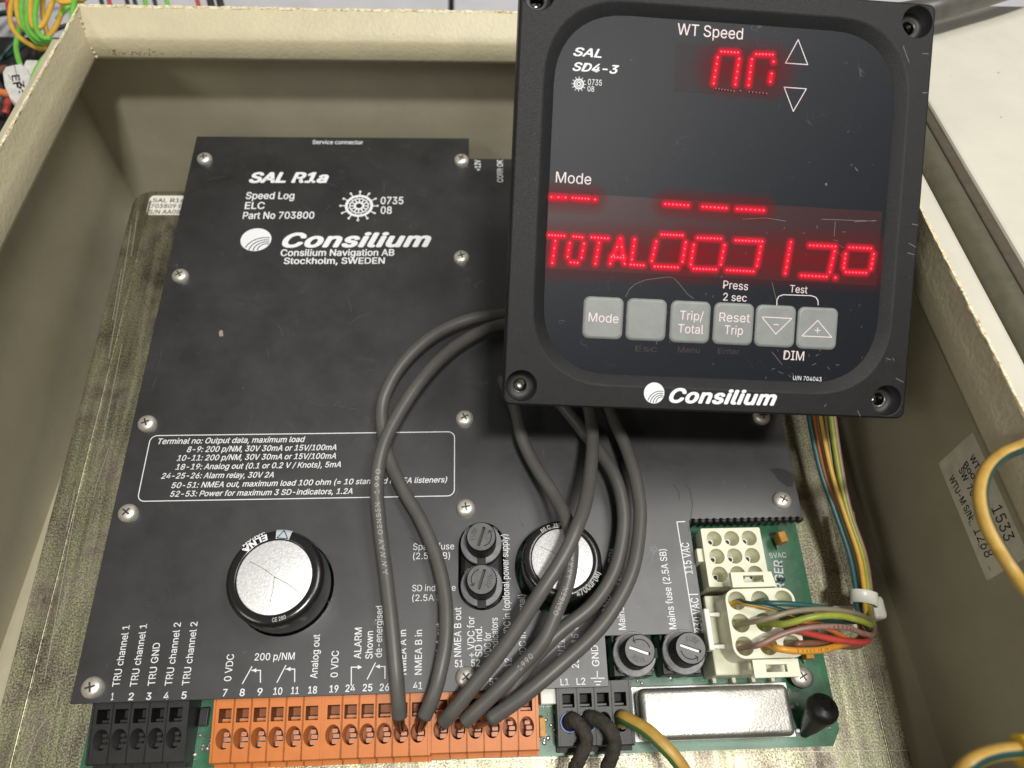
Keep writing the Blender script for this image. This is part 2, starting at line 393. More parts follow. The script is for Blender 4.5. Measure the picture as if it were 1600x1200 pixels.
def fill2d(loops, thick=0.0, bevel=0.0):
    """flat sheet with holes: loops of (x, y), the first the outline; lies with its top at z = 0"""
    cu = bpy.data.curves.new('outline', 'CURVE'); cu.dimensions = '2D'; cu.fill_mode = 'BOTH'
    for lp in loops:
        s = cu.splines.new('POLY'); s.points.add(len(lp) - 1)
        for i, (x, y) in enumerate(lp): s.points[i].co = (x, y, 0, 1)
        s.use_cyclic_u = True
    cu.extrude = max(thick / 2 - bevel, 0.0); cu.bevel_depth = bevel; cu.bevel_resolution = 1
    if bevel: cu.offset = -bevel
    o = bpy.data.objects.new('outline', cu)
    me = bpy.data.meshes.new_from_object(o)
    me.transform(Matrix.Translation((0, 0, -thick / 2)))
    bpy.data.objects.remove(o); bpy.data.curves.remove(cu)
    me.materials.clear()
    return me
def circle(cx, cy, r, n=32, ry=None):
    ry = ry or r
    return [(cx + r * math.cos(2 * math.pi * i / n), cy + ry * math.sin(2 * math.pi * i / n)) for i in range(n)]
def rrect(x0, y0, x1, y1, r, n=8, e=2.0):
    pts = []
    for cx, cy, a0 in ((x1 - r, y1 - r, 0), (x0 + r, y1 - r, 90), (x0 + r, y0 + r, 180), (x1 - r, y0 + r, 270)):
        for i in range(n + 1):
            a = math.radians(a0 + 90 * i / n)
            c, s = math.cos(a), math.sin(a)
            pts.append((cx + r * math.copysign(abs(c) ** (2 / e), c), cy + r * math.copysign(abs(s) ** (2 / e), s)))
    return pts
def loft(bm, loops, M=None, mi=0, smooth=True, closed=True):
    R = [[bm.verts.new((M @ Vector(p)) if M else Vector(p)) for p in lp] for lp in loops]
    for k in range(len(R) - 1):
        n = len(R[k])
        for i in range(n if closed else n - 1):
            f = bm.faces.new((R[k][i], R[k][(i + 1) % n], R[k + 1][(i + 1) % n], R[k + 1][i])); f.smooth = smooth
            f.material_index = mi[k] if isinstance(mi, (list, tuple)) else mi
    return R
def join(meshes, name='mesh'):
    """merge (mesh, matrix, material offset) into one"""
    bm = bmesh.new()
    for me, M, off in meshes:
        t = me.copy()
        if M: t.transform(M)
        n0 = len(bm.faces); bm.from_mesh(t); bm.faces.ensure_lookup_table()
        if off is not None:
            for f in bm.faces[n0:]: f.material_index = off
        bpy.data.meshes.remove(t)
    return bm2mesh(bm, name)
# ------------------------------------------------------------------ lettering
try:      # the plain sans that ships with Blender; the built-in face otherwise
    import os
    SANS = bpy.data.fonts.load(os.path.join(bpy.utils.system_resource('DATAFILES'), 'fonts', 'Inter.woff2'))
except Exception:
    SANS = None
_cap = None
def text_mesh(s, shear=0.0, bold=0.0, space=1.0):
    cu = bpy.data.curves.new('lettering', 'FONT'); cu.body = s; cu.size = 1.0
    if SANS: cu.font = SANS
    cu.shear = 0.0
    cu.offset = 0.0; cu.space_character = space; cu.resolution_u = 3; cu.fill_mode = 'FRONT'
    o = bpy.data.objects.new('lettering', cu)
    me = bpy.data.meshes.new_from_object(o)
    bpy.data.objects.remove(o); bpy.data.curves.remove(cu)
    me.materials.clear()
    if shear:
        for v in me.vertices: v.co.x += v.co.y * shear
    if bold:      # thicken by laying shifted copies over each other, each a hair higher
        bm = bmesh.new(); n = 8 if bold > .02 else 4
        for k in range(n):
            a = 2 * math.pi * k / n + .4; c0 = len(bm.verts); bm.from_mesh(me); bm.verts.ensure_lookup_table()
            for v in bm.verts[c0:]: v.co += Vector((math.cos(a) * bold * 1.25, math.sin(a) * bold, .0006 * k))
        bpy.data.meshes.remove(me); me = bm2mesh(bm, 'lettering')
    return me
def cap_height():
    global _cap
    if _cap is None:
        m = text_mesh('H'); _cap = max(v.co.y for v in m.vertices); bpy.data.meshes.remove(m)
    return _cap
def text_on(fn, M, s, p0, p1, h, mt, parent, shear=0.0, bold=0.0, lift=0.006, name='printed_text', space=1.0, flip=1):
    """s printed between photo pixels p0 and p1 (its baseline), h pixels tall; fn maps pixels to the sheet's x, y and M places the sheet"""
    a = Vector(fn(*p0)); b = Vector(fn(*p1))
    d = (Vector(p1) - Vector(p0)); d.normalize()
    up = Vector((d.y, -d.x)) * h * flip
    c = Vector(fn(p0[0] + up.x, p0[1] + up.y))
    ux = (b - a); L_ = ux.length; ux.normalize(); uy = Vector((-ux.y, ux.x))
    hh = abs((c - a).dot(uy))
    me = text_mesh(s, shear, bold, space)
    if len(me.vertices) == 0: return None
    xs = [v.co.x for v in me.vertices]; x0, x1 = min(xs), max(xs)
    sx = L_ / (x1 - x0); sy = hh / cap_height()
    for v in me.vertices:
        x = (v.co.x - x0) * sx; y = v.co.y * sy
        q = a + ux * x + uy * y
        v.co = M @ Vector((q.x, q.y, lift + v.co.z))
    return part(name, me, mt, parent)
def strokes(fn, M, lines, wpx, mt, parent, lift=0.006, name='printed_line'):
    """thin printed lines through photo pixels"""
    bm = bmesh.new()
    for ln in lines:
        P = [Vector(fn(*p)) for p in ln]
        s = (Vector(fn(ln[0][0] + 1, ln[0][1])) - P[0]).length
        w = wpx * s / 2
        for i in range(len(P) - 1):
            d = (P[i + 1] - P[i])
            if d.length < 1e-6: continue
            d.normalize(); nn = Vector((-d.y, d.x)) * w; e = d * w * 0.9
            q = [P[i] - e - nn, P[i + 1] + e - nn, P[i + 1] + e + nn, P[i] - e + nn]
            bm.faces.new([bm.verts.new(M @ Vector((c.x, c.y, lift + 0.0004 * (i % 2)))) for c in q])
    o = part(name, bm, mt, parent)
    if name == 'scratch': tag(o, kind='stuff')
    return o
def poly_on(bm, M, pts, lift, mi=0):
    f = bm.faces.new([bm.verts.new(M @ Vector((x, y, lift))) for x, y in pts]); f.material_index = mi; return f
def disc_logo(fn, M, c, rx, ry, parent, mt, dark, lift=0.006):
    o = Vector(fn(*c)); ax = Vector(fn(c[0] + rx, c[1])) - o; r = ax.length
    ang = math.atan2(ax.y, ax.x)
    r2 = (Vector(fn(c[0], c[1] - ry)) - o).length
    R = Matrix.Rotation(ang, 2)
    def q(x, y):
        v = R @ Vector((x * r, y * r2)); return (o.x + v.x, o.y + v.y)
    bm = bmesh.new()
    poly_on(bm, M, [q(math.cos(2 * math.pi * i / 32), math.sin(2 * math.pi * i / 32)) for i in range(32)], lift)
    # dark arcs sweeping over the disc
    for k, (rad, cy0) in enumerate(((1.28, -1.1), (1.03, -1.05), (0.80, -1.0), (0.58, -0.95))):
        cx0 = 0.62 + 0.05 * k
        inn, outp = [], []
        for i in range(22):
            a = math.radians(78 + 110 * i / 21)
            for lst, rr in ((inn, rad - 0.035), (outp, rad + 0.035)):
                lst.append((cx0 + rr * math.cos(a), cy0 + rr * math.sin(a)))
        for i in range(21):
            quad = [inn[i], inn[i + 1], outp[i + 1], outp[i]]
            if all(x * x + y * y < 0.98 for x, y in quad):
                poly_on(bm, M, [q(*p) for p in quad], lift + 0.003, 1)
    return part('logo_disc', bm, [mt, dark], parent)
def wheel_logo(fn, M, c, rx, ry, parent, mt, lift=0.006):
    o = Vector(fn(*c)); r = (Vector(fn(c[0] + rx, c[1])) - o).length; r2 = (Vector(fn(c[0], c[1] - ry)) - o).length
    r = (r + r2) / 2
    bm = bmesh.new()
    def ring(a, b, n=40):
        for i in range(n):
            t0, t1 = 2 * math.pi * i / n, 2 * math.pi * (i + 1) / n
            poly_on(bm, M, [(o.x + r * x * math.cos(t), o.y + r * x * math.sin(t)) for x, t in ((a, t0), (a, t1), (b, t1), (b, t0))][::-1], lift)
    ring(0.58, 0.72); ring(0.16, 0.27); ring(0.44, 0.50)
    for k in range(12):
        t = 2 * math.pi * k / 12
        d = Vector((math.cos(t), math.sin(t))); n = Vector((-d.y, d.x))
        for a, b, w in ((0.27, 0.44, 0.035), (0.72, 0.9, 0.03), (0.88, 1.0, 0.055)):
            poly_on(bm, M, [tuple(o + d * a * r - n * w * r), tuple(o + d * b * r - n * w * r), tuple(o + d * b * r + n * w * r), tuple(o + d * a * r + n * w * r)], lift)
    for k in range(12):
        t = 2 * math.pi * (k + .5) / 12; d = Vector((math.cos(t), math.sin(t))); n = Vector((-d.y, d.x))
        poly_on(bm, M, [tuple(o + d * .5 * r - n * .02 * r), tuple(o + d * .58 * r - n * .02 * r), tuple(o + d * .58 * r + n * .02 * r), tuple(o + d * .5 * r + n * .02 * r)], lift)
    part('dot_centre', box_bm((o.x - .02 * r, o.y - .02 * r, 0), (o.x + .02 * r, o.y + .02 * r, lift), M), mt, parent) if False else None
    return part('ship_wheel_emblem', bm, mt, parent)

# ================================================================== THE SETTING
for i, (x0, x1) in enumerate(((-75, 12.0), (12.35, 95))):
    tag(part('bench_top', box_bm((x0, -40, -6.0), (x1, 110, -3.2), bevel=0.15), BENCH), kind='structure')
tag(part('floor', box_bm((-300, -300, -80), (300, 300, -79)), mat('dark_floor', (0.05, 0.05, 0.05), 0.7)), kind='structure')

# ------------------------------------------------------------------ steel enclosure
XL, XR, YB, YF = -4.95, 31.0, 25.95, -11.0
enc = empty('steel_enclosure', B(13, 10, -1.2), 'open beige steel enclosure whose walls and folded rim surround the black cover plate', 'enclosure')
def bbox(lo, hi, bev=0.0): return box_bm(lo, hi, BOX4, bev)
part('floor_panel', bbox((XL - .2, YF - .2, -1.2), (XR + .2, YB + .2, -1.0)), PAINT_IN, enc)
part('left_wall', bbox((XL - .2, YF, -1.0), (XL, YB, 9.95)), PAINT_IN, enc)
rw = part('right_wall', bbox((XR, YF, -1.0), (XR + .2, YB, 9.95)), PAINT_IN, enc)
part('back_wall', bbox((XL - .2, YB, -1.0), (XR + .2, YB + .2, 9.95)), PAINT_IN, enc)
part('front_wall', bbox((XL - .2, YF - .2, -1.0), (XR + .2, YF, 9.95)), PAINT_IN, enc)
# rim: a ring of mitred profile points (inset left, inset right, inset back, height left, height right)
prof = [(0, 0, 0, 9.96, 9.96), (2.05, 1.85, 1.28, 9.96, 9.96), (2.17, 1.97, 1.40, 10.04, 10.04), (2.2, 2.0, 1.45, 10.2, 10.2), (2.18, 1.98, 1.43, 10.9, 10.9),
        (2.15, 1.96, 1.36, 11.05, 11.05), (2.1, 1.94, 1.15, 11.25, 11.25), (2.0, 1.9, .50, 11.82, 11.82)]
raw_p = [(2.0, 1.9, .50, 11.82, 11.82), (1.99, 1.89, .46, 11.88, 11.88), (1.92, 1.80, .38, 11.88, 11.88), (1.90, 1.78, .38, 11.80, 11.80)]
out_p = [(1.90, 1.78, .38, 11.80, 11.80), (1.8, 1.6, .5, 10.3, 11.2), (1.7, 1.2, .7, 10.0, 10.7), (.5, .12, .0, 10.0, 10.7), (.3, -.05, -.15, 9.98, 10.65), (-.21, -.21, -.22, 9.7, 10.4), (-.21, -.21, -.22, -1.2, -1.2)]
def rim_ring(pp, sub=1):
    bm = bmesh.new(); loops = []
    for dl, dr, db, zl, zr in pp:
        x0, x1, y0, y1 = XL + dl, XR - dr, YF + dl, YB - db
        lp = []
        for (ax, ay, az), (bx, by, bz) in (((x0, y0, zl), (x1, y0, zr)), ((x1, y0, zr), (x1, y1, zr)), ((x1, y1, zr), (x0, y1, zl)), ((x0, y1, zl), (x0, y0, zl))):
            for k in range(sub):
                t = k / sub; lp.append((ax + (bx - ax) * t, ay + (by - ay) * t, az + (bz - az) * t))
        loops.append(lp)
    loft(bm, loops, BOX4, smooth=False)
    return autosmooth(bm2mesh(bm, 'rim'), 50)
part('folded_rim', rim_ring(prof), PAINT, enc)
bm = bmesh.new(); bm.from_mesh(rim_ring(raw_p, 160))
for v in bm.verts: v.co += Vector((random.uniform(-1, 1), random.uniform(-1, 1), random.uniform(-1, 1))) * 0.018
part('raw_edge', bm, RAW, enc)
part('outer_channel', rim_ring(out_p), WHITEP, enc)
# weld bead in the rear left corner of the rim
bm = bmesh.new()
for k in range(9):
    t = k / 8
    c = B(XL + 2.22 - .2 * t + .04 * random.random(), YB - 1.45 + .7 * max(0, t - .3), 10.15 + 1.5 * t)
    bmesh.ops.create_icosphere(bm, subdivisions=1, radius=random.uniform(.05, .1), matrix=Matrix.Translation(c))
part('weld_bead', bm, PAINT, enc, smooth=True)
bm = bmesh.new()
for k in range(60):
    x = random.gauss(-1.0, 1.1); z = 10.25 + abs(random.gauss(0, .12)); rr = random.uniform(.01, .045)
    if x < -2.6: continue
    yy = YB - 1.453
    c = [(x + rr * random.uniform(.6, 1.4) * math.cos(a), yy - .001, z + rr * .6 * math.sin(a)) for a in (0, 1.05, 2.1, 3.14, 4.2, 5.2)]
    bm.faces.new([bm.verts.new(BOX @ Vector(p)) for p in c])
tag(part('brown_stain', bm, mat('rusty_stain', (0.22, 0.15, 0.06), .6), enc), kind='stuff')
# open door on the right
door = empty('enclosure_door', B(45, 10, 10), 'white steel door folded open at the right beside the enclosure, with an olive seal', 'door')
part('door_panel', bbox((32.73, -8, 10.3), (62, 28.5, 10.95), 0.12), WHITEP, door)
part('door_hinge_strip', bbox((32.27, -8, 9.8), (32.71, 28.5, 10.82), 0.08), OLIVE2, door)
bm = bmesh.new()
add_tube(bm, [B(31.75, y, 10.50) for y in (-8, 2, 12, 20, 28)], 0.53, 16, 6)
part('door_seal', bm, OLIVE, door)
# serial label on the right wall
MR = frame(B(XR - .004, 0, 0), BOX @ Vector((0, -1, 0)), BOX @ Vector((0, 0, 1)), Vector((-1, 0, 0)))   # x = towards the viewer, y = up the wall
def wallpx(u, v):
    r = ray(u, v); n = BOX @ Vector((1, 0, 0)); t = (XR - .006 - BOX.transposed().row[0].dot(CAM)) / r.dot(n) if False else (XR - .006 - (BOX.transposed() @ CAM).x) / (BOX.transposed() @ r).x
    p = BOX.transposed() @ (CAM + r * t)
    return (-p.y, p.z)
la, lb, lc = wallpx(1466, 724), wallpx(1543, 907), wallpx(1516, 667)
lab = fill2d([rrect(la[0], la[1], lb[0], lc[1], .1, 3)], 0.012)
lab.transform(MR)
label_o = part('paper_label', lab, LABEL, enc)
for s, a, b, h in (('WTU', (1515, 716), (1530, 744), 9), ('Boot', (1505, 728), (1524, 755), 9), ('SW  700', (1498, 735), (1522, 785), 9), ('WTU-M S/N:', (1483, 748), (1516, 816), 9)):
    text_on(wallpx, MR, s, a, b, h, INKB, label_o, lift=.012, bold=.01)
text_on(wallpx, MR, '1268', (1521, 829), (1541, 874), 15, INKB, label_o, shear=.2, lift=.012)
text_on(wallpx, MR, '. . .', (1513, 815), (1548, 893), 5, INKB, label_o, lift=.012)
text_on(wallpx, MR, '1533', (1549, 795), (1571, 848), 17, INKB, label_o, shear=.1, lift=.012)

# ------------------------------------------------------------------ mounting plate
mp_t = empty('mounting_plate', (12.7, 10, -.25), 'dull zinc plated mounting plate lying under the circuit board, speckled and scratched', 'metal plate')
me = fill2d([rrect(-3.62, -8.9, 29.35, 24.25, .9, 6)], .2, .02)
part('sheet', me, ZINC, mp_t, None)
bm = bmesh.new()
for x in (-2.75, 28.55):
    add_tube(bm, [Vector((x, y, 0.0)) for y in (-8.5, 5, 15, 23.6)], .05, 6, 4)
add_tube(bm, [Vector((x, -2.95, 0.0)) for x in (-2.6, 8, 20, 28.5)], .045, 6, 4)
part('folded_crease', bm, ZINC, mp_t)
st = empty('asset_sticker', tuple(W(256, 321, .02)), 'white rounded sticker on the zinc plate at the upper left of the cover plate', 'sticker')
P4 = [W(228, 336, .0), W(229, 306, .0)]
me = fill2d([rrect(P4[0].x, P4[0].y, P4[0].x + 3.6, P4[1].y, .22, 5)], .015); me.transform(Matrix.Translation((0, 0, .02)))
part('label_paper', me, LABELW, st)
M0 = Matrix.Identity(4)
def bpx(u, v): p = W(u, v, .02); return (p.x, p.y)
for s, a, b in (('SAL R1a', (238, 316), (287, 316)), ('703809 B2', (235, 325), (291, 325)), ('S/N AA084', (232, 334), (288, 334))):
    text_on(bpx, M0, s, a, b, 6, INKB, st, lift=.026, bold=.01)

# ------------------------------------------------------------------ circuit board
ZP = 0.9     # top of the board
pcb = empty('circuit_board', (13, 8, .74), 'green circuit board carrying terminals, fuses and connectors under the black cover plate', 'circuit board')
def zpx(z):
    def g(u, v):
        p = W(u, v, z); return (p.x, p.y)
    return g
bpxP = zpx(ZP)
c1 = W(1292, 1166, ZP); c2 = W(1310, 1132, ZP); c0 = W(130, 1190, ZP)
xr = max(c1.x, c2.x)
outl = [(0.06, c1.y), (xr - .35, c1.y), (xr, c2.y - .15), (xr, 3.2), (xr, 23.0), (0.06, 23.0)]
me = fill2d([outl], .16); me.transform(Matrix.Translation((0, 0, ZP)))
part('board', me, PCB, pcb)
bm = bmesh.new()   # copper traces as raised ridges
for ln in ([(1235, 835), (1255, 905), (1290, 1070)], [(1225, 1050), (1240, 1080), (1265, 1155)], [(1075, 1060), (1100, 1040), (1150, 1040)], [(960, 1165), (1270, 1160)], [(135, 1185), (880, 1178)], [(850, 1130), (862, 1165)]):
    P = [W(u, v, ZP) + Vector((0, 0, .002)) for u, v in ln]
    for i in range(len(P) - 1):
        d = (P[i + 1] - P[i]).normalized(); n = Vector((-d.y, d.x, 0)) * .06
        bm.faces.new([bm.verts.new(q) for q in (P[i] - n, P[i + 1] - n, P[i + 1] + n, P[i] + n)])
part('copper_trace', bm, TRACE, pcb)
MZ = Matrix.Translation((0, 0, ZP))
text_on(bpxP, MZ, '5VAC', (1203, 872), (1229, 871), 8, INK, pcb, lift=.006)
text_on(bpxP, MZ, 'CHARGER', (1229, 962), (1222, 876), 14, INK, pcb, lift=.006, bold=.01)
text_on(bpxP, MZ, 'R7', (838, 1158), (856, 1156), 9, INK, pcb, lift=.006)

bm = bmesh.new()
for k in range(70):
    u, v = random.choice([(random.uniform(1215, 1300), random.uniform(830, 1160)), (random.uniform(950, 1110), random.uniform(1030, 1068)), (random.uniform(300, 330), random.uniform(1100, 1190)), (random.uniform(845, 868), random.uniform(1100, 1170))])
    if u > 1222 + (v - 830) * .26: continue
    c = W(u, v, ZP); r_ = random.choice((.03, .045, .06))
    add_lathe(bm, [(r_ * 1.5, 0), (r_, .02), (r_ * .5, .035)], Matrix.Translation((c.x, c.y, ZP + .001)), 8, 0)
tag(part('solder_joint', bm, mat('solder_dull', (0.45, 0.47, 0.45), 0.35, 0.8), pcb), kind='stuff')
for u, v, sx, sy in ((856, 1090, .62, .50), (1085, 1052, .55, .22), (318, 1120, .3, .6), (1222, 905, .26, .14), (1232, 1050, .22, .16)):
    c = W(u, v, ZP + .2)
    part('small_component', box_bm((c.x - sx / 2, c.y - sy / 2, ZP), (c.x + sx / 2, c.y + sy / 2, ZP + (.9 if u == 856 else .22)), None, .03), NYLON_W if u == 856 else BLACKP, pcb)
# terminal blocks
def pole_mesh(name, w, ext=0.0):
    """one spring terminal: x across, y = 0 at the rear face, towards -y the front"""
    T = 1.15; yb, yf = 0.0, -2.0
    zb, zf = T + .10, T - .28                         # sloping top
    uy = Vector((0, yf - yb, zf - zb)); Lf = uy.length; uy.normalize()
    # face sheet with a square and an oval opening, in face coordinates (s across, t down the face)
    face = fill2d([[(-w / 2 + .008, 0), (w / 2 - .008, 0), (w / 2 - .008, Lf), (-w / 2 + .008, Lf)],
                   [(-.21, .38), (.21, .38), (.21, .83), (-.21, .83)],
                   circle(-.0, 1.32, .255, 24, .33)], .0)
    ux = Vector((1, 0, 0)); n = -ux.cross(uy)
    FM = frame((0, yb, zb), ux, uy, n)
    face.transform(FM)
    bm = bmesh.new(); bm.from_mesh(face)
    for f in bm.faces: f.material_index = 0
    bpy.data.meshes.remove(face)
    def cav(lp, depth, mi_side, mi_floor):
        top = [FM @ Vector((x, y, 0)) for x, y in lp]
        R = loft(bm, [top, [p + Vector((0, 0.0, -depth)) for p in top]], None, mi_side, smooth=len(lp) > 6)
        bm.faces.new(R[1]).material_index = mi_floor
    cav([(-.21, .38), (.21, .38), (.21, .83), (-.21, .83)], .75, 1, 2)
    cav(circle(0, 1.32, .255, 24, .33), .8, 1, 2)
    # spring clip seen through the openings
    add_box(bm, (-.03, -1.56, .50), (.21, -1.42, .90), None, .02, 1, 3); add_box(bm, (-.01, -1.38, .45), (.19, -1.26, .86), None, .02, 1, 3)
    add_box(bm, (-.19, -.70, .36), (.19, -.56, .86), Matrix.Rotation(.15, 4, 'X'), .02, 1, 3)
    add_box(bm, (-.05, -1.22, .40), (.12, -1.10, .84), None, .02, 1, 3)
    x0, x1 = -w / 2 + .008, w / 2 - .008
    side = [(yb, 0), (yb, zb), (yf, zf), (yf - .05, zf - .12), (yf - .05, .34), (yf - .2, .30), (yf - .2, 0)]
    for x in (x0, x1):
        vs = [bm.verts.new((x, y, z)) for y, z in side]
        bm.faces.new(vs if x > 0 else vs[::-1]).material_index = 0
    for i in range(len(side) - 1):
        if i == 1: continue
        (ya, za), (yc, zc) = side[i], side[i + 1]
        f = bm.faces.new([bm.verts.new(p) for p in ((x0, ya, za), (x0, yc, zc), (x1, yc, zc), (x1, ya, za))]); f.material_index = 0
    bmesh.ops.remove_doubles(bm, verts=bm.verts, dist=.0005)
    bmesh.ops.recalc_face_normals(bm, faces=bm.faces)
    return bm2mesh(bm, name)
def end_mesh(w):
    side = [(0, 0), (0, 1.27), (-2.0, .89), (-2.05, .76), (-2.05, .3), (-2.2, .26), (-2.2, 0)]
    bm = bmesh.new()
    loft(bm, [[(-w / 2, y, z) for y, z in side], [(w / 2, y, z) for y, z in side]], smooth=False)
    for x in (-w / 2, w / 2): bm.faces.new([bm.verts.new((x, y, z)) for y, z in side])
    bmesh.ops.remove_doubles(bm, verts=bm.verts, dist=.0005); bmesh.ops.recalc_face_normals(bm, faces=bm.faces)
    return bm2mesh(bm, 'end_wall')
PITCH = .655
pole_o = pole_mesh('terminal', PITCH); pole_b = pole_mesh('terminal', PITCH)
CLIPM = mat('spring_clip', (0.70, 0.66, 0.62), 0.35, 0.25)
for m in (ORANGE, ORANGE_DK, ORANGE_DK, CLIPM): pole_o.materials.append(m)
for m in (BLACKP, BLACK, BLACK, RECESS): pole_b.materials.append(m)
POLES = {}
def block(kind, u0, u1, v, n, lab_, key, endr=True):
    mt = ORANGE if kind == 'o' else BLACKP
    a = W(u0, v[0], 2.0); b = W(u1, v[1], 2.0)
    y = (a.y + b.y) / 2 + .62
    t = part('terminal_block', end_mesh(.07), mt, pcb, loc=(a.x - PITCH / 2 - .035, y, ZP))
    t['label'] = lab_
    pos = []
    for i in range(n):
        x = a.x + (b.x - a.x) * i / (n - 1)
        o = part('terminal', pole_o if kind == 'o' else pole_b, mt, t, loc=(x, y, ZP)); pos.append(Vector((x, y - 1.30, ZP + .9)))
    part('end_plate', end_mesh(.09), mt, t, loc=(b.x + PITCH / 2 + .045, y, ZP + .001))
    POLES[key] = pos
block('b', 162, 275, (1121, 1118), 5, 'black five pole terminal block at the left', 'b5')
block('o', 352, 487.5, (1119, 1116), 6, 'empty orange six pole terminal block, numbers 7 to 18', 'o1')
block('o', 521.5, 653.5, (1114, 1109.5), 6, 'orange six pole terminal block, two right poles wired', 'o2')
block('o', 689, 822, (1106, 1101), 6, 'orange six pole terminal block with four grey cables', 'o3')
block('b', 888, 969, (1096, 1093.5), 4, 'black four pole mains terminal block with sooty wires', 'b4')

# capacitors
def capacitor(c, r, ztop, marks):
    x, y = c
    bm = bmesh.new()
    h = ztop - ZP
    add_lathe(bm, [(r * .99, 0), (r, .2), (r, h - .22), (r * .975, h - .08), (r * .93, h), (r * .80, h + .015), (r * .765, h - .01), (r * .76, h - .05)], Matrix.Translation((x, y, ZP)), 48, 0, cap1=False)
    o = part('capacitor', bm, SLEEVE, pcb)
    bm = bmesh.new()
    add_lathe(bm, [(r * .775, h - .055), (r * .74, h - .03), (.02, h - .02)], Matrix.Translation((x, y, ZP)), 40, 0)
    d = part('end_disc', bm, ALU, o)
    bm = bmesh.new()
    for a, l in ((2.6, .62), (2.6 + 2.05, .5), (-.55, .62)):
        dd = Vector((math.cos(a), math.sin(a), 0))
        add_tube(bm, [Vector((x, y, ztop - .018)), Vector((x, y, ztop - .016)) + dd * r * l * .5 + Vector((.03, .02, 0)), Vector((x, y, ztop - .02)) + dd * r * l], .011, 5, 4)
    part('vent_score', bm, CAN, o)
    return o
cp1 = W(428.5, 901, 4.0); cp2 = W(879, 873, 3.8)
k1 = capacitor((cp1.x, cp1.y), 1.66, 4.0, 1); k1['label'] = 'large black capacitor with a pale triangle mark'
k2 = capacitor((cp2.x, cp2.y), 1.42, 3.8, 2); k2['label'] = 'smaller black capacitor behind two crossing cables'
def ring_text(s, c, r, z, a0, a1, h, mt, parent, outward=True, bold=.02):
    me = text_mesh(s, 0, bold)
    xs = [v.co.x for v in me.vertices]; x0, x1 = min(xs), max(xs); sy = h / cap_height()
    for v in me.vertices:
        t = (v.co.x - x0) / (x1 - x0); a = math.radians(a0 + (a1 - a0) * t)
        rr = r + v.co.y * sy * (1 if outward else -1)
        v.co = Vector((c.x + rr * math.cos(a), c.y + rr * math.sin(a), z + v.co.z))
    return part('printed_text', me, mt, parent)
# marks on the shoulder of the left capacitor
bm = bmesh.new()
zc = 4.02
def arcq(bm, c, r0, r1, a0, a1, z0, z1, mi=0, n=6):
    for i in range(n):
        t0, t1 = math.radians(a0 + (a1 - a0) * i / n), math.radians(a0 + (a1 - a0) * (i + 1) / n)
        f = bm.faces.new([bm.verts.new((c.x + rr * math.cos(t), c.y + rr * math.sin(t), z)) for rr, t, z in ((r0, t0, z0), (r1, t0, z1), (r1, t1, z1), (r0, t1, z0))]); f.material_index = mi
arcq(bm, cp1, 1.30, 1.56, 74, 94, 4.022, 4.008)
arcq(bm, cp1, 1.56, 1.64, 74, 94, 4.008, 3.95)
part('polarity_mark', bm, mat('pale_blue_grey_print', (0.50, 0.56, 0.60), .4), k1)
bm = bmesh.new()
for (ra, aa), (rb, ab) in (((1.33, 92), (1.6, 84)), ((1.6, 84), (1.33, 76)), ((1.33, 76), (1.33, 92))):
    p = [Vector((cp1.x + r_ * math.cos(math.radians(a_)), cp1.y + r_ * math.sin(math.radians(a_)), 4.04 if r_ < 1.5 else 4.03)) for r_, a_ in ((ra, aa), (rb, ab))]
    add_tube(bm, p, .014, 5, 1, raw=True)
part('polarity_mark', bm, INKB, k1)
ring_text('ELNA', cp1, 1.52, 4.03, 106, 142, .2, INK, k1, False, bold=.03)
ring_text('JAPAN', cp1, 1.63, 4.0, 108, 138, .07, INK, k1, False)
ring_text('CE 280', cp1, 1.5, 4.03, -86, -68, .13, GREYPRINT, k1, False)
ring_text('4700uF(M)', cp2, 1.40, 3.81, -72, -22, .2, GREYPRINT, k2, False)
ring_text('85 C  JAPAN', cp2, 1.14, 3.835, 126, 78, .14, GREYPRINT, k2)

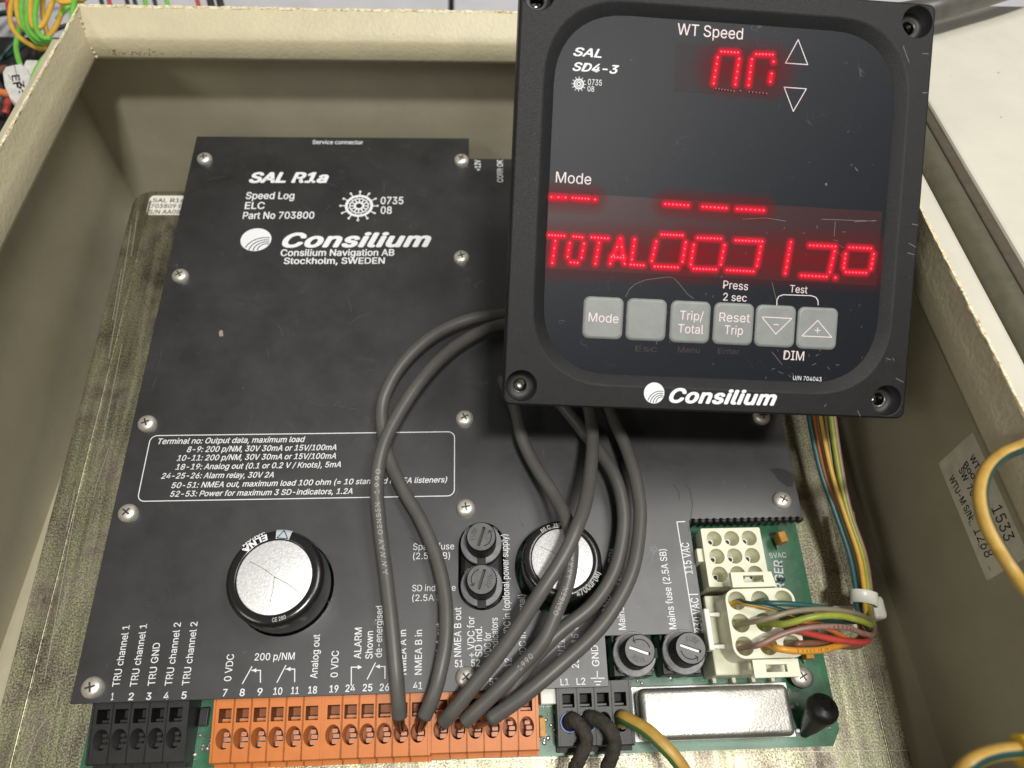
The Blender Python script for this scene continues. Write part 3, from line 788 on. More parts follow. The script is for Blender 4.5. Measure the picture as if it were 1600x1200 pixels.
# fuse holders
def fuse(u, v, ztop, zcol, slot_deg, lab_, flat_side, words):
    c = W(u, v, ztop); x, y = c.x, c.y
    bm = bmesh.new()
    M = Matrix.Translation((x, y, 0))
    def rf(k, a, r):
        if k >= 1 and abs(math.cos(a - math.radians(flat_side))) > .93: return r * .93 / abs(math.cos(a - math.radians(flat_side)))
        return r
    add_lathe(bm, [(.74, ZP), (.74, zcol - .12), (.76, zcol - .10), (.76, zcol - .03), (.74, zcol), (.55, zcol), (.53, zcol - .3)], M, 48, [0, 1, 1, 1, 1, 0, 0], rf=None, smooth=False)
    add_box(bm, (-.72, -.70, ZP), (.66, .70, zcol - .45), M, .03, 1, 2) if words > 1 else None  # square black body, also filling the shaded gap below the plate
    for sgn in (0,):
        add_box(bm, (-.16, -.80, zcol - .26), (.16, -.50, zcol + .006), M @ Matrix.Rotation(math.radians(flat_side), 4, 'Z'), 0, 1, 2)
    for q in (135, 45):
        add_box(bm, (-.10, .62, zcol - .22), (.10, .80, zcol - .002), M @ Matrix.Rotation(math.radians(flat_side + q - 90), 4, 'Z'), .02, 1, 1)
    o = part('fuse_holder', bm, [BLACKP, FUSEC, BLACK], pcb); o['label'] = lab_
    # screw cap with knurled skirt and a slot
    bm = bmesh.new()
    def kn(k, a, r):
        return r * (1 + (.028 if (round(a / (2 * math.pi) * 72) % 2) else -.0)) if k < 3 else r
    add_lathe(bm, [(.535, zcol - .1), (.535, ztop - .14), (.535, ztop - .1), (.50, ztop - .02)], M, 72, 3, smooth=False, rf=kn, cap1=False)
    R = Matrix.Rotation(math.radians(slot_deg), 4, 'Z')
    sl = [(-.36, -.05), (.36, -.05), (.36, .05), (-.36, .05)]
    top = fill2d([circle(0, 0, .50, 72), sl], 0.0); top.transform(M @ Matrix.Translation((0, 0, ztop - .02)) @ R)
    bm.from_mesh(top); bpy.data.meshes.remove(top)
    T = M @ R
    lp = [T @ Vector((a, b, ztop - .02)) for a, b in sl]; lq = [T @ Vector((a, b, ztop - .2)) for a, b in sl]
    RR = loft(bm, [lp, lq], None, 1, smooth=False); bm.faces.new(RR[1]).material_index = 2
    k = part('cap', bm, [FUSET, BLACK, RECESS if words < 2 else TIN, BLACK], o)
    # raised lettering and arrow
    ring_text('FUSE', c, .22 if words % 2 else .22, ztop - .012, slot_deg + 130 + 180 * (words % 2), slot_deg + 50 + 180 * (words % 2), .17, PLATE_EDGE, o, bold=.0)
    bm = bmesh.new(); q = math.radians(slot_deg - 90 + 180 * (words % 2))
    add_tube(bm, [Vector((x + .36 * math.cos(q + t), y + .36 * math.sin(q + t), ztop - .02)) for t in (-1.0, -.5, 0, .5, .9)], .018, 5, 4)
    add_tube(bm, [Vector((x + .27 * math.cos(q + .75), y + .27 * math.sin(q + .75), ztop - .02)), Vector((x + .36 * math.cos(q + .95), y + .36 * math.sin(q + .95), ztop - .02)), Vector((x + .45 * math.cos(q + .72), y + .45 * math.sin(q + .72), ztop - .02))], .016, 5, 1, raw=True)
    part('arrow_mark', bm, PLATE_EDGE, o)
    return o
fuse(752, 838, 3.6, 2.62, 72, 'black fuse holder nearer the top of the oval slot', 0, 0)
fuse(752.5, 905, 3.5, 2.5, 72, 'black fuse holder nearer the bottom of the oval slot', 0, 1)
fz1 = W(752, 838, 3.6); fz2 = W(752.5, 905, 3.5)
part('slot_dark_fill', box_bm((fz2.x - .80, fz2.y - .80, ZP), (fz2.x + .84, fz1.y + .80, 2.0), None, .2), BLACK, pcb)  # black filler added so the gap under the slot looks dark
fuse(1000, 1016, 3.4, 2.45, -20, 'left mains fuse holder with a grey collar', -90 + 180, 3)
fuse(1079.5, 1012.5, 3.4, 2.45, -20, 'right mains fuse holder beside the white plug', -90 + 180, 2)

# nine way white socket
def hole_block(lo, hi, ztop, holes, r, depth, zbase, mats_, name, parent, bevel=.05, shape=None):
    """housing with round openings"""
    loops = [shape or rrect(lo[0], lo[1], hi[0], hi[1], bevel, 3)]
    for h in holes: loops.append(circle(h[0], h[1], r, 24))
    me = fill2d(loops, 0.0); me.transform(Matrix.Translation((0, 0, ztop)))
    bm = bmesh.new(); bm.from_mesh(me); bpy.data.meshes.remove(me)
    out = loops[0]
    loft(bm, [[(x, y, ztop) for x, y in out], [(x, y, zbase) for x, y in out]], smooth=False)
    for h in holes:
        c = circle(h[0], h[1], r, 24)
        R = loft(bm, [[(x, y, ztop) for x, y in c], [(x, y, ztop - depth) for x, y in c]], smooth=True); bm.faces.new(R[1])
    return part(name, bm, mats_, parent)
ZS = 2.85
A_ = W(1094.4, 825.6, ZS); B_ = W(1186.5, 824.3, ZS); C_ = W(1109.6, 917, ZS)
sx0, sx1, sy1, sy0 = A_.x, B_.x, (A_.y + B_.y) / 2, C_.y
hs = []
for j in range(3):
    for i in range(3):
        hs.append((sx0 + (sx1 - sx0) * (.205 + .295 * i), sy1 - (sy1 - sy0) * (.185 + .305 * j)))
sock = hole_block((sx0, sy0), (sx1, sy1), ZS, hs, .285, 1.6, ZP, NYLON, 'socket_housing', pcb)
sock['label'] = 'empty white nine way socket above the mated plug'
for (x, y) in hs:
    bm = bmesh.new()
    add_lathe(bm, [(.125, ZS - 1.55), (.125, ZS - .55), (.085, ZS - .55), (.085, ZS - .7)], Matrix.Translation((x, y, 0)), 16, 0, cap1=False)
    add_lathe(bm, [(.086, ZS - .60), (.01, ZS - .60)], Matrix.Translation((x, y, 0)), 12, 1)
    part('pin', bm, [TIN, BLACK], sock)
bm = bmesh.new()
add_box(bm, (sx0 - .22, sy0 + .95, ZP + .3), (sx0 + .01, sy0 + 1.45, ZS - .15), None, .03)
add_box(bm, (sx1 - .01, sy0 + .95, ZP + .3), (sx1 + .16, sy0 + 1.4, ZS - .5), None, .03)
for i in range(3): add_box(bm, (sx0 + .25 + .6 * i, sy0 - .14, ZP), (sx0 + .38 + .6 * i, sy0 + .01, ZP + .35), None, .02)
part('locking_ramp', bm, NYLON, sock)

# lower socket that receives the plug
D_ = W(1147, 1065, ZP + .3)
px0, px1 = W(1127, 935, 3.4).x, W(1236, 935, 3.4).x
py1, py0 = W(1160, 921, 3.7).y, W(1160, 1029, 3.7).y
sock2 = part('socket_housing', box_bm((px0 - .30, py0 - .40, ZP), (px1 + .12, py1 + .05, 2.45), None, .05), NYLON, pcb)
sock2['label'] = 'white nine way socket holding the wired plug'
bm = bmesh.new()
for i in range(4): add_box(bm, (px0 - .1 + .72 * i, py0 - .56, ZP), (px0 + .04 + .72 * i, py0 - .38, ZP + .4), None, .02)
part('solder_peg', bm, NYLON, sock2)
ZQ = 3.75
plug = empty('wired_plug', ((px0 + px1) / 2, (py0 + py1) / 2, 2.0), 'white nylon nine way plug with coloured wires, latched into the lower socket', 'plug')
def sp3(i, j): return (px0 + (px1 - px0) * (.17 + .33 * i), py1 - (py1 - py0) * (.17 + .33 * j))
ph = [sp3(i, j) for j in range(3) for i in range(3)]
# scalloped outline around the 3 x 3 tubes
def hull(r=.40):
    x0, y1 = sp3(0, 0); x1, y0 = sp3(2, 2)
    return rrect(x0 - r, y0 - r, x1 + r, y1 + r, r * .98, 8)
hole_block(None, None, ZQ, ph, .315, 1.1, 2.2, NYLON, 'plug_body', plug, shape=hull())
hx = (px0 + px1) / 2
for s, yy in ((1, py1 + .06), (-1, py0 - .06)):
    y0_, y1_ = (yy, yy + .52) if s > 0 else (yy - .56, yy)
    wd = .78
    xo = -.12 if s > 0 else .12
    me = fill2d([[(hx - wd + xo, y0_), (hx + wd + xo, y0_), (hx + wd + xo - (.1 if s > 0 else 0), y1_), (hx - wd + xo, y1_)],
                 [(hx - .36 + xo, y0_ + .16), (hx + .36 + xo, y0_ + .16), (hx + .36 + xo, y0_ + .40), (hx - .36 + xo, y0_ + .40)]], .22)
    me.transform(Matrix.Translation((0, 0, ZQ + .04)))
    part('latch_tab', me, NYLON, plug)
bm = bmesh.new()
add_box(bm, (px0 - .62, py0 + .35, 2.75), (px0 - .42, py0 + 1.75, 3.2), Matrix.Identity(4), .04)
for yy in (py0 + .42, py0 + 1.5): add_box(bm, (px0 - .5, yy, 2.8), (px0 + .02, yy + .14, 3.0), None, .03)
part('side_latch', bm, NYLON_W, plug)

# metal can of the mains filter
cz = 1.95
a = W(997, 1076, cz); b = W(1229, 1068, cz); c = W(1003, 1157, cz); 
fx0, fx1, fy1, fy0 = a.x + .02, b.x + .05, b.y, W(1241, 1150, cz).y
can = part('filter_can', autosmooth(bm2mesh(box_bm((fx0, fy0, ZP + .08), (fx1, fy1, cz), None, .22, 5), 'can'), 50), CAN, pcb)
can['label'] = 'rectangular bright metal filter can with rounded edges'
part('flange', box_bm((fx0 - .12, fy0 - .02, ZP + .02), (fx1 + .32, fy1 + .12, ZP + .10), None, .02), TIN, can)
bm = bmesh.new(); add_box(bm, (fx1 + .34, fy0 + .1, ZP), (fx1 + .5, fy0 + .25, ZP + .15), None, .04)
part('solder_tab', bm, TIN, can)

# small parts
def chip(u, v, z, sx, sy, h, lab_, rot=0):
    c = W(u, v, z); bm = box_bm((-sx / 2, -sy / 2, 0), (sx / 2, sy / 2, h), Matrix.Translation((c.x, c.y, z - h)) @ Matrix.Rotation(rot, 4, 'Z'), .03)
    o = part('tantalum_capacitor', bm, AMBERC, pcb); o['label'] = lab_
    bm = bmesh.new()
    add_tube(bm, [Vector((c.x - .05, c.y - sy / 2 - .0, z - h)), Vector((c.x - .02, c.y - sy / 2 - .08, z - h - .1)), Vector((c.x, c.y - sy / 2 - .1, ZP))], .03, 6, 4)
    part('lead', bm, TIN, o)
chip(1224, 838, 1.75, .30, .42, .6, 'small amber capacitor at the upper board edge', .2)
chip(848, 1136, 1.5, .22, .62, .45, 'small amber capacitor right of the orange terminals')
chip(1266, 1022, 1.6, .30, .3, .5, 'small amber capacitor under the coloured wires')
# black rubber capped pillar
bt = W(1289, 1102, 2.55); bb = W(1256, 1146, ZP)
ax = (bt - bb); up_ = ax.normalized()
q = up_.to_track_quat('Z', 'Y').to_matrix().to_4x4()
bm = bmesh.new()
L3 = ax.length
add_lathe(bm, [(.16, 0), (.22, .25), (.32, .6), (.47, L3 - .55), (.54, L3 - .3), (.53, L3 - .12), (.44, L3 + .02), (.30, L3 + .07), (.27, L3 + .12), (.235, L3 + .12), (.215, L3 + .05), (.05, L3 + .05)], Matrix.Translation(bb) @ q, 32, 0)
o = part('rubber_capped_post', autosmooth(bm2mesh(bm, 'post'), 50), mat('matt_rubber', (0.012, 0.012, 0.012), 0.42, bump=0.2, bscale=10), pcb)
# cross recessed screws
def screw_meshes(r):
    bm = bmesh.new()
    add_lathe(bm, [(r * 1.0, 0), (r * 1.0, r * .22), (r * .93, r * .42), (r * .72, r * .60), (r * .42, r * .70), (r * .1, r * .72)], None, 28, 0)
    hd = bm2mesh(bm, 'head')
    bm = bmesh.new()
    for k in range(2):
        add_box(bm, (-r * .46, -r * .085, r * .60), (r * .46, r * .085, r * .725 + .002 * k), Matrix.Rotation(k * math.pi / 2, 4, 'Z'))
    return hd, bm2mesh(bm, 'recess')
hd1, rc1 = screw_meshes(.355)
for m_, mm in ((hd1, STEEL), (rc1, RECESS)): m_.materials.append(mm)
def screw(u, v, z, parent, ang, sc=1.0):
    c = W(u, v, z + .12)
    rot = Matrix.Rotation(ang, 3, 'Z')
    o = part('screw', hd1, STEEL, parent, loc=(c.x, c.y, z), rot=rot)
    p = part('recess', rc1, RECESS, o, loc=(c.x, c.y, z), rot=rot)
    if sc != 1.0: o.scale = (sc, sc, sc); p.scale = (1, 1, 1)
    return o
screw(1253, 1057, 1.35, pcb, .5, 1.05)
bm = bmesh.new(); c = W(1253, 1060, ZP + .2); add_lathe(bm, [(.34, ZP), (.34, 1.35)], Matrix.Translation((c.x, c.y, 0)), 20, 0); part('standoff', bm, BLACKP, pcb)
for (x, y) in ((1.2, .4), (25, 2.8), (25.2, 20), (1.2, 22)):
    bm = bmesh.new(); add_lathe(bm, [(.25, 0), (.25, .74)], Matrix.Translation((x, y, 0)), 12, 0); part('standoff', bm, TIN, pcb)

# ------------------------------------------------------------------ black cover plate
PZ = 2.4
cover = empty('cover_plate', (13, 12, PZ), 'black printed sheet metal cover plate held by cross head screws over the circuit board', 'cover plate')
o0 = W(109, 1100, PZ)
outer = [(0, 0), (18.06, .02), (18.08, 1.69), (21.72, 1.68)]
y0 = 1.68
outer += [(21.70, 5.80)]
n = 16   # perforated break-off edge
for i in range(n):
    x0_, x1_ = 21.72 + (26.1 - 21.72) * i / n, 21.72 + (26.1 - 21.72) * (i + 1) / n
    for t in (0.15, .35, .65, .85): outer.append((x0_ + (x1_ - x0_) * t, 5.80 + .10 * math.sin(math.pi * t)))
outer += [(26.17, 5.80), (26.17, 25.61 - 1.35), (13.37, 25.61 - 1.36), (13.37, 25.61), (0.01, 25.61)]
hc1 = W(447, 921, PZ)
hcap1 = (cp1.x, cp1.y); 
fs1 = W(752, 838, 3.6); fs2 = W(752.5, 905, 3.5)
slot = []
for k in range(13): a_ = math.pi * k / 12; slot.append((fs1.x + .02 + .86 * math.cos(a_), fs1.y + .86 * math.sin(a_)))
for k in range(13): a_ = math.pi + math.pi * k / 12; slot.append((fs2.x + .02 + .86 * math.cos(a_), fs2.y + .86 * math.sin(a_)))
h2 = [(cp2.x + 1.62 * math.cos(t) , cp2.y - .02 + 1.66 * math.sin(t)) for t in [2 * math.pi * i / 48 for i in range(48)]]
me = fill2d([outer, circle(cp1.x, cp1.y, 1.72, 56), slot, h2], .15, .012)
me.transform(Matrix.Translation((0, 0, PZ)))
part('sheet', me, PLATE, cover)
MP = Matrix.Translation((0, 0, PZ))
bm = bmesh.new()
for i in range(17):
    xx = 21.72 + (26.1 - 21.72) * i / 16
    add_lathe(bm, [(.02, PZ - .42), (.13, PZ - .36), (.13, PZ - .09), (.10, PZ - .03), (.02, PZ - .03)], Matrix.Translation((xx, 5.84, 0)), 8, 0)
tag(part('broken_perforation', bm, PLATE_EDGE, cover), kind='stuff')
for u, v, a_ in ((319, 247, .2), (721, 249, 1.1), (281, 430, .6), (721, 401, .3), (229, 661, .4), (726, 653, .5), (199, 801, .9), (728, 793, .15), (143, 1074, .25), (728, 1058, .7), (1223, 781, .95), (1191, 650, 0)):
    screw(u, v, PZ, cover, a_)
def T(s, a, b, h, **k): text_on(ppx, MP, s, a, b, h, INK, cover, lift=.006, **k)
T('Service connector', (488, 225), (567, 225.5), 6, bold=.012)
T('+12V', (751, 267), (750.5, 250), 9, bold=.012)
T('CORR OK', (786, 285), (785.5, 250), 9, bold=.012)
T('SAL R1a', (388.6, 285), (513, 285), 15, shear=.25, bold=.032)
T('Speed Log', (383.7, 311), (459.5, 311), 10.5, bold=.012)
T('ELC', (382, 326.5), (413, 326.5), 10.5, bold=.012)
T('Part No 703800', (379, 342), (490.6, 341.5), 10.5, bold=.012)
wheel_logo(ppx, MP, (561, 321.7), 31, 23, cover, INK)
T('0735', (594.5, 319), (630, 319), 11, bold=.01); T('08', (594.5, 334), (612, 334), 11, bold=.01)
disc_logo(ppx, MP, (400, 374.5), 24, 17.5, cover, INK, PLATE)
T('Consilium', (440, 386), (673.6, 385), 21, shear=.32, bold=.03, space=1.06)
T('Consilium Navigation AB', (438, 400), (616, 399.5), 10, bold=.014)
T('Stockholm, SWEDEN', (443, 412.5), (601, 412), 9.5, bold=.014)
for s, a, b in (('Terminal no: Output data, maximum load', (246.5, 694), (476.5, 690.5)), ('8-9: 200 p/NM, 30V 30mA or 15V/100mA', (291.7, 706.6), (525.5, 703)),
                ('10-11: 200 p/NM, 30V 30mA or 15V/100mA', (276, 720), (524.8, 716.5)), ('18-19: Analog out (0.1 or 0.2 V / Knots), 5mA', (273.8, 734), (532.5, 729.8)),
                ('24-25-26: Alarm relay, 30V 2A', (251.5, 748), (427.5, 746)), ('50-51: NMEA out, maximum load 100 ohm (= 10 standard NMEA listeners)', (267.5, 762.8), (698.7, 753.5)),
                ('52-53: Power for maximum 3 SD-indicators, 1.2A', (265.5, 776.2), (550.7, 771.5))):
    T(s, a, b, 8.6, shear=.22, bold=.01)
rb = [ppx(*p) for p in ((223, 785), (711, 674))]
x0, x1 = ppx(235, 681)[0], ppx(711, 674)[0]; yt, yb_ = ppx(480, 677)[1], ppx(480, 779.5)[1]
def ring_outline(pts, w, parent, mt, M, lift=.006):
    bm = bmesh.new(); n = len(pts)
    cx_, cy_ = sum(p[0] for p in pts) / n, sum(p[1] for p in pts) / n
    P = [Vector(p) for p in pts]
    inn = []
    for i in range(n):
        d = (P[(i + 1) % n] - P[i - 1]).normalized(); inn.append(P[i] + Vector((-d.y, d.x)) * w)
    for i in range(n):
        j = (i + 1) % n
        bm.faces.new([bm.verts.new(M @ Vector((c.x, c.y, lift))) for c in (P[i], P[j], inn[j], inn[i])])
    part('printed_line', bm, mt, parent)
ring_outline(rrect(x0, yb_, x1, yt, .28, 6), .035, cover, INK, MP)
for s, a, b in (('TRU channel 1', (186.5, 1072.5), (203, 977)), ('TRU channel 1', (214, 1072.5), (230, 975)), ('TRU GND', (242, 1071), (250.5, 1004)), ('TRU channel 2', (268.5, 1071), (283, 972.5)), ('TRU channel 2', (295.5, 1070.5), (309, 971.5)),
                ('0 VDC', (361, 1064), (366, 1022)), ('Analog out', (495.5, 1060), (500, 991)), ('0 VDC', (527.5, 1058), (529.5, 1016.5)), ('ALARM', (564, 1029), (565.5, 980.5)), ('Shown', (582, 1029), (583, 986)), ('de-energised', (596.5, 1027), (598, 946.5)),
                ('NMEA A in', (635, 1054), (634.5, 984)), ('NMEA B in', (659, 1054), (659.5, 984)), ('NMEA A out', (692, 1053), (692, 973)), ('NMEA B out', (720.5, 1026), (720.5, 949)), ('+ VDC for', (741.5, 1027), (741, 963)), ('SD ind.', (753.5, 1026), (753, 979)),
                ('0 VDC for', (767.5, 1036), (767, 988)), ('SD indicators', (779, 1036), (777.5, 965)), ('12 - 24 VDC in (optional power supply)', (799.5, 1042), (793, 835)), ('0 VDC in (optional)', (822.5, 1040), (820, 929)),
                ('230/115 VAC', (884.5, 1044), (880, 960)), ('230/115 VAC', (904.5, 1044), (903, 960)), ('GND', (936.5, 1041), (934, 1008)), ('GND (2.5A SB)', (951, 962), (963, 859)),
                ('Mains fuse (2.5A SB)', (978, 984), (966, 859)), ('Mains fuse (2.5A SB)', (1057, 983), (1040, 858)), ('115 VAC', (1082.5, 896.5), (1076, 848)), ('230 VAC', (1098, 987), (1090.5, 934))):
    T(s, a, b, 11 if s not in ('115 VAC', '230 VAC') else 12, bold=.006)
for s, u, v, w in (('1', 175, 1094, 4), ('2', 204, 1094, 8), ('3', 231.6, 1093.5, 8), ('4', 259, 1093, 8), ('5', 287, 1092, 8), ('7', 351, 1088, 7), ('8', 378, 1087.6, 8), ('9', 405.6, 1086.5, 8), ('10', 433.6, 1085.5, 14), ('11', 460.5, 1084.5, 12), ('18', 488, 1083.7, 14),
                   ('19', 521.4, 1082, 14), ('24', 547, 1081, 15), ('25', 574, 1080, 15), ('26', 600.5, 1079.5, 15), ('41', 652.5, 1077, 14), ('51', 717, 1042.5, 13), ('52', 743, 1041.5, 14), ('53', 772, 1071, 15)):
    T(s, (u - w / 2, v), (u + w / 2, v - .3), 11, bold=.012)
T('200 p/NM', (397.5, 1032), (460, 1030.5), 11, bold=.006)
T('L2', (901, 1070), (915, 1069.6), 10.5, bold=.006); T('L1', (876, 1071), (889, 1070.6), 10.5, bold=.006)
T('Spare fuse', (645.4, 859.3), (709.6, 858.3), 10); T('(2.5A SB)', (645.4, 873.8), (703, 873), 10)
T('SD ind. fuse', (644, 924), (712, 923), 10); T('(2.5A SB)', (644, 939.2), (703, 938.5), 10)
def S(lines, w=1.6): strokes(ppx, MP, lines, w, INK, cover)
S([[(379, 1068), (393.5, 1042)], [(407, 1066), (407, 1047.5), (393.5, 1047.5)], [(433, 1066), (446.5, 1040)], [(460.5, 1065), (460.5, 1045.5), (447, 1045.5)],
   [(549, 1071), (549, 1042.5), (560, 1042.5)], [(574, 1061), (586.5, 1036)], [(601.5, 1060), (601.5, 1041.5), (590, 1041.5)]])
S([[(1070, 815), (1057.6, 815.6), (1085.8, 988.5)], [(1077, 929), (1090, 928.6)]], 1.5)
S([[(933.2, 1049), (933.2, 1059.5)], [(923.5, 1059.8), (944, 1059.6)], [(929, 1065), (939, 1064.9)], [(932, 1070), (937, 1069.9)]], 1.4)
bm = bmesh.new()
for u, v, dr in ((393.5, 1047.5, -1), (447, 1045.5, -1), (566, 1042.5, 1), (586.5, 1041.5, -1)):
    pts = [ppx(u, v), ppx(u - 7 * dr, v - 3.4), ppx(u - 7 * dr, v + 3.4)]
    if dr > 0: pts = pts[::-1]
    poly_on(bm, MP, pts, .0075)
part('printed_arrow', bm, INK, cover)
bm = bmesh.new()
poly_on(bm, MP, [ppx(*p) for p in ((342, 520), (344, 516), (348, 516.5), (349, 525), (343, 526))], .006)
part('paint_chip', bm, CHIP, cover)
bm = bmesh.new()
pl = [(1202, 733), (1212, 731), (1222, 732), (1232, 736), (1239, 741), (1241, 750), (1238, 760), (1230, 761), (1222, 755), (1214, 748), (1209, 740)]
poly_on(bm, MP, [ppx(*p) for p in pl], .004)
part('greasy_mark', bm, SMEAR, cover)
# hairline scratches
def hair(fn, M, parent, segs, w, lift=.005, mt=SCR):
    strokes(fn, M, segs, w, mt, parent, lift, 'scratch')
SCRP = mat('plate_scratch', (0.075, 0.075, 0.075), .5)
hs_ = []
for k in range(60):
    u, v = random.uniform(300, 1040), random.uniform(250, 1000); a_ = random.uniform(0, 3.14); l = random.uniform(4, 26)
    hs_.append([(u, v), (u + l * .5 * math.cos(a_), v + l * .5 * math.sin(a_)), (u + l * math.cos(a_ + .15), v + l * math.sin(a_ + .15))])
hs_ += [[(243, 575), (251, 558), (253, 545)], [(237, 610), (244, 590)], [(325, 282), (340, 277), (352, 276)], [(545, 507), (562, 495), (578, 490)], [(806, 790), (812, 810), (818, 824)]]
hair(ppx, MP, cover, hs_, .8, mt=SCRP)
hair(ppx, MP, cover, [[(1052, 757), (1060, 768), (1062, 780)], [(980, 855), (985, 800)], [(1076, 830), (1082, 790), (1078, 765), (1070, 757)], [(243, 574), (249, 557)], [(640, 840), (655, 850)]], 1.0, mt=PLATE_EDGE)

# ------------------------------------------------------------------ display unit
disp = empty('display_unit', DO, 'square black display unit with red digits and six grey keys, propped over the plate', 'display', M=DISPE)
S_ = 14.4
mo = rrect(*dpx(846, 596), *dpx(1402, 30), 2.2, 10, 2.15)
# membrane outline measured at its four sides
mx0 = (dpx(872, 150)[0] + dpx(845, 480)[0]) / 2; mx1 = (dpx(1400, 190)[0] + dpx(1376, 510)[0]) / 2
my1 = (dpx(960, 15)[1] + dpx(1300, 48)[1]) / 2; my0 = (dpx(955, 583)[1] + dpx(1280, 600)[1]) / 2
def mloop(off, h, e=2.3):
    return [(x, y, h) for x, y in rrect(mx0 - off, my0 - off, mx1 + off, my1 + off, 2.45 + off * .8, 10, e)]
NL = len(mloop(0, 0))
bo = rrect(0, 0, S_, S_, .28, 10)
def inset(d, h, r): return [(x, y, h) for x, y in rrect(d, d, S_ - d, S_ - d, r, 10)]
hole_c = [dpx(814.7, 603), dpx(1386, 626), dpx(1434, 34)]
hole_c.append((hole_c[0][0], hole_c[2][1]))
hole_c = [(hole_c[0][0], hole_c[0][1]), (hole_c[1][0], hole_c[1][1]), (hole_c[2][0], hole_c[2][1]), hole_c[3]]
HR = .56
me = fill2d([[(x, y) for x, y, _ in inset(.07, 0, .22)]] + [circle(c[0], c[1], HR, 32) for c in hole_c] + [[(x, y) for x, y, _ in mloop(.42, 0)]], 0.0)
bm = bmesh.new(); bm.from_mesh(me); bpy.data.meshes.remove(me)
loft(bm, [[(x, y, 0) for x, y, _ in inset(.07, 0, .22)], inset(.02, -.02, .26), inset(0, -.08, .28)], None, 0)
loft(bm, [inset(0, -.08, .28), inset(0, -1.0, .28), inset(.5, -1.0, .28)], None, 1, smooth=False)
loft(bm, [mloop(.42, 0), mloop(.34, -.03), mloop(.12, -.16), mloop(.03, -.20), mloop(.0, -.22)], None, 0)
for c in hole_c:
    cc = circle(c[0], c[1], HR, 32); ci = circle(c[0], c[1], .25, 32)
    ct = circle(c[0], c[1], .27, 32)
    loft(bm, [[(x, y, 0) for x, y in cc], [(x, y, -.03) for x, y in circle(c[0], c[1], HR - .03, 32)], [(x, y, -.55) for x, y in circle(c[0], c[1], HR - .03, 32)], [(x, y, -.55) for x, y in ct]], None, 1)
for f in bm.faces: pass
bmesh.ops.remove_doubles(bm, verts=bm.verts, dist=.0004)
bmesh.ops.recalc_face_normals(bm, faces=bm.faces)
bm.transform(DISP)
bz = part('bezel', bm, [BEZEL, BEZELS], disp)
for c in hole_c:
    bm = bmesh.new()
    lp = [(.27, -.55), (.235, -.57)]
    for k in range(7): lp += [(.20, -.60 - .07 * k), (.235, -.635 - .07 * k)]
    lp += [(.2, -1.1), (.01, -1.1)]
    add_lathe(bm, lp, DISP @ Matrix.Translation((c[0], c[1], 0)), 28, 0)
    part('threaded_insert', bm, mat('insert_metal', (0.28, 0.27, 0.24), .3, 1.0) if c is hole_c[0] else bpy.data.materials['insert_metal'], disp)
me = fill2d([[(x, y) for x, y, _ in mloop(.012, 0)]], 0.0); me.transform(DISP @ Matrix.Translation((0, 0, -.215)))
memb = part('membrane', me, MEMB, disp)
part('housing', box_bm((1.1, .9, -5.3), (13.3, 13.5, -1.0), DISP, .1), BEZELS, disp)
part('rear_connector', box_bm((5.2, 1.0, -6.0), (8.4, 2.2, -5.28), DISP, .05), BLACKP, disp)
MD = DISP @ Matrix.Translation((0, 0, -.215))
def quad_px(pts): return [dpx(*p) for p in pts]
WM_ = fill2d([quad_px([(853, 298), (1384, 329), (1374, 446), (848, 418)])], 0.0); WM_.transform(MD @ Matrix.Translation((0, 0, .004)))
part('red_window', WM_, WINDOW, memb)
WM_ = fill2d([quad_px([(1060, 62), (1224, 76), (1219, 152), (1056, 138)])], 0.0); WM_.transform(MD @ Matrix.Translation((0, 0, .004)))
o = part('red_window', WM_, mat('smoked_red_window_dim', (0.016, 0.013, 0.016), 0.40, bump=0.4, bscale=30, bdist=0.006, emit=(.5, .07, .08), es=.014, spec=.12), memb)
def TD(s, a, b, h, mt=INKP, **k): text_on(dpx, MD, s, a, b, h, mt, k.pop('par', memb), lift=k.pop('lift', .006), **k)
TD('WT Speed', (1061, 50), (1164, 58), 18)
TD('Mode', (869.5, 283), (925, 286.5), 17)
TD('SAL', (897, 83), (942, 86.5), 13, shear=.3, bold=.018, mt=INK)
TD('SD4-3', (896, 106.5), (969, 112), 13, shear=.3, bold=.018, mt=INK)
wheel_logo(dpx, MD, (906, 128), 11.5, 11.5, memb, INK)
TD('0735', (920, 129), (942, 130.5), 9, mt=INK); TD('08', (919.5, 139.5), (930, 140), 8.5, mt=INK)
TD('Press', (1133, 450), (1172, 453), 12.5); TD('2 sec', (1133, 469), (1170, 471), 12)
TD('Test', (1238, 456), (1265.5, 458), 11.5)
TD('DIM', (1228, 562), (1260, 564), 14.5)
TD('U/N 704043', (1243, 594), (1288, 596.5), 6.5, mt=INK)
for s, u in (('Esc', 995), ('Menu', 1062), ('Enter', 1125)): TD(s, (u, 549 + (u - 995) * .03), (u + 34, 550 + (u - 995) * .03), 9, mt=INKD)
strokes(dpx, MD, [[(1251.6, 58), (1231.5, 95), (1266.5, 97.5), (1251.6, 58)], [(1229.3, 133), (1264.3, 135.6), (1243.8, 171), (1229.3, 133)]], 1.2, INKP, memb)
strokes(dpx, MD, [[(1217.5, 478), (1218, 468), (1221, 462.5), (1228, 460), (1272, 461.5), (1279, 464), (1282.5, 469), (1283, 476)]], 1.2, INKP, memb)
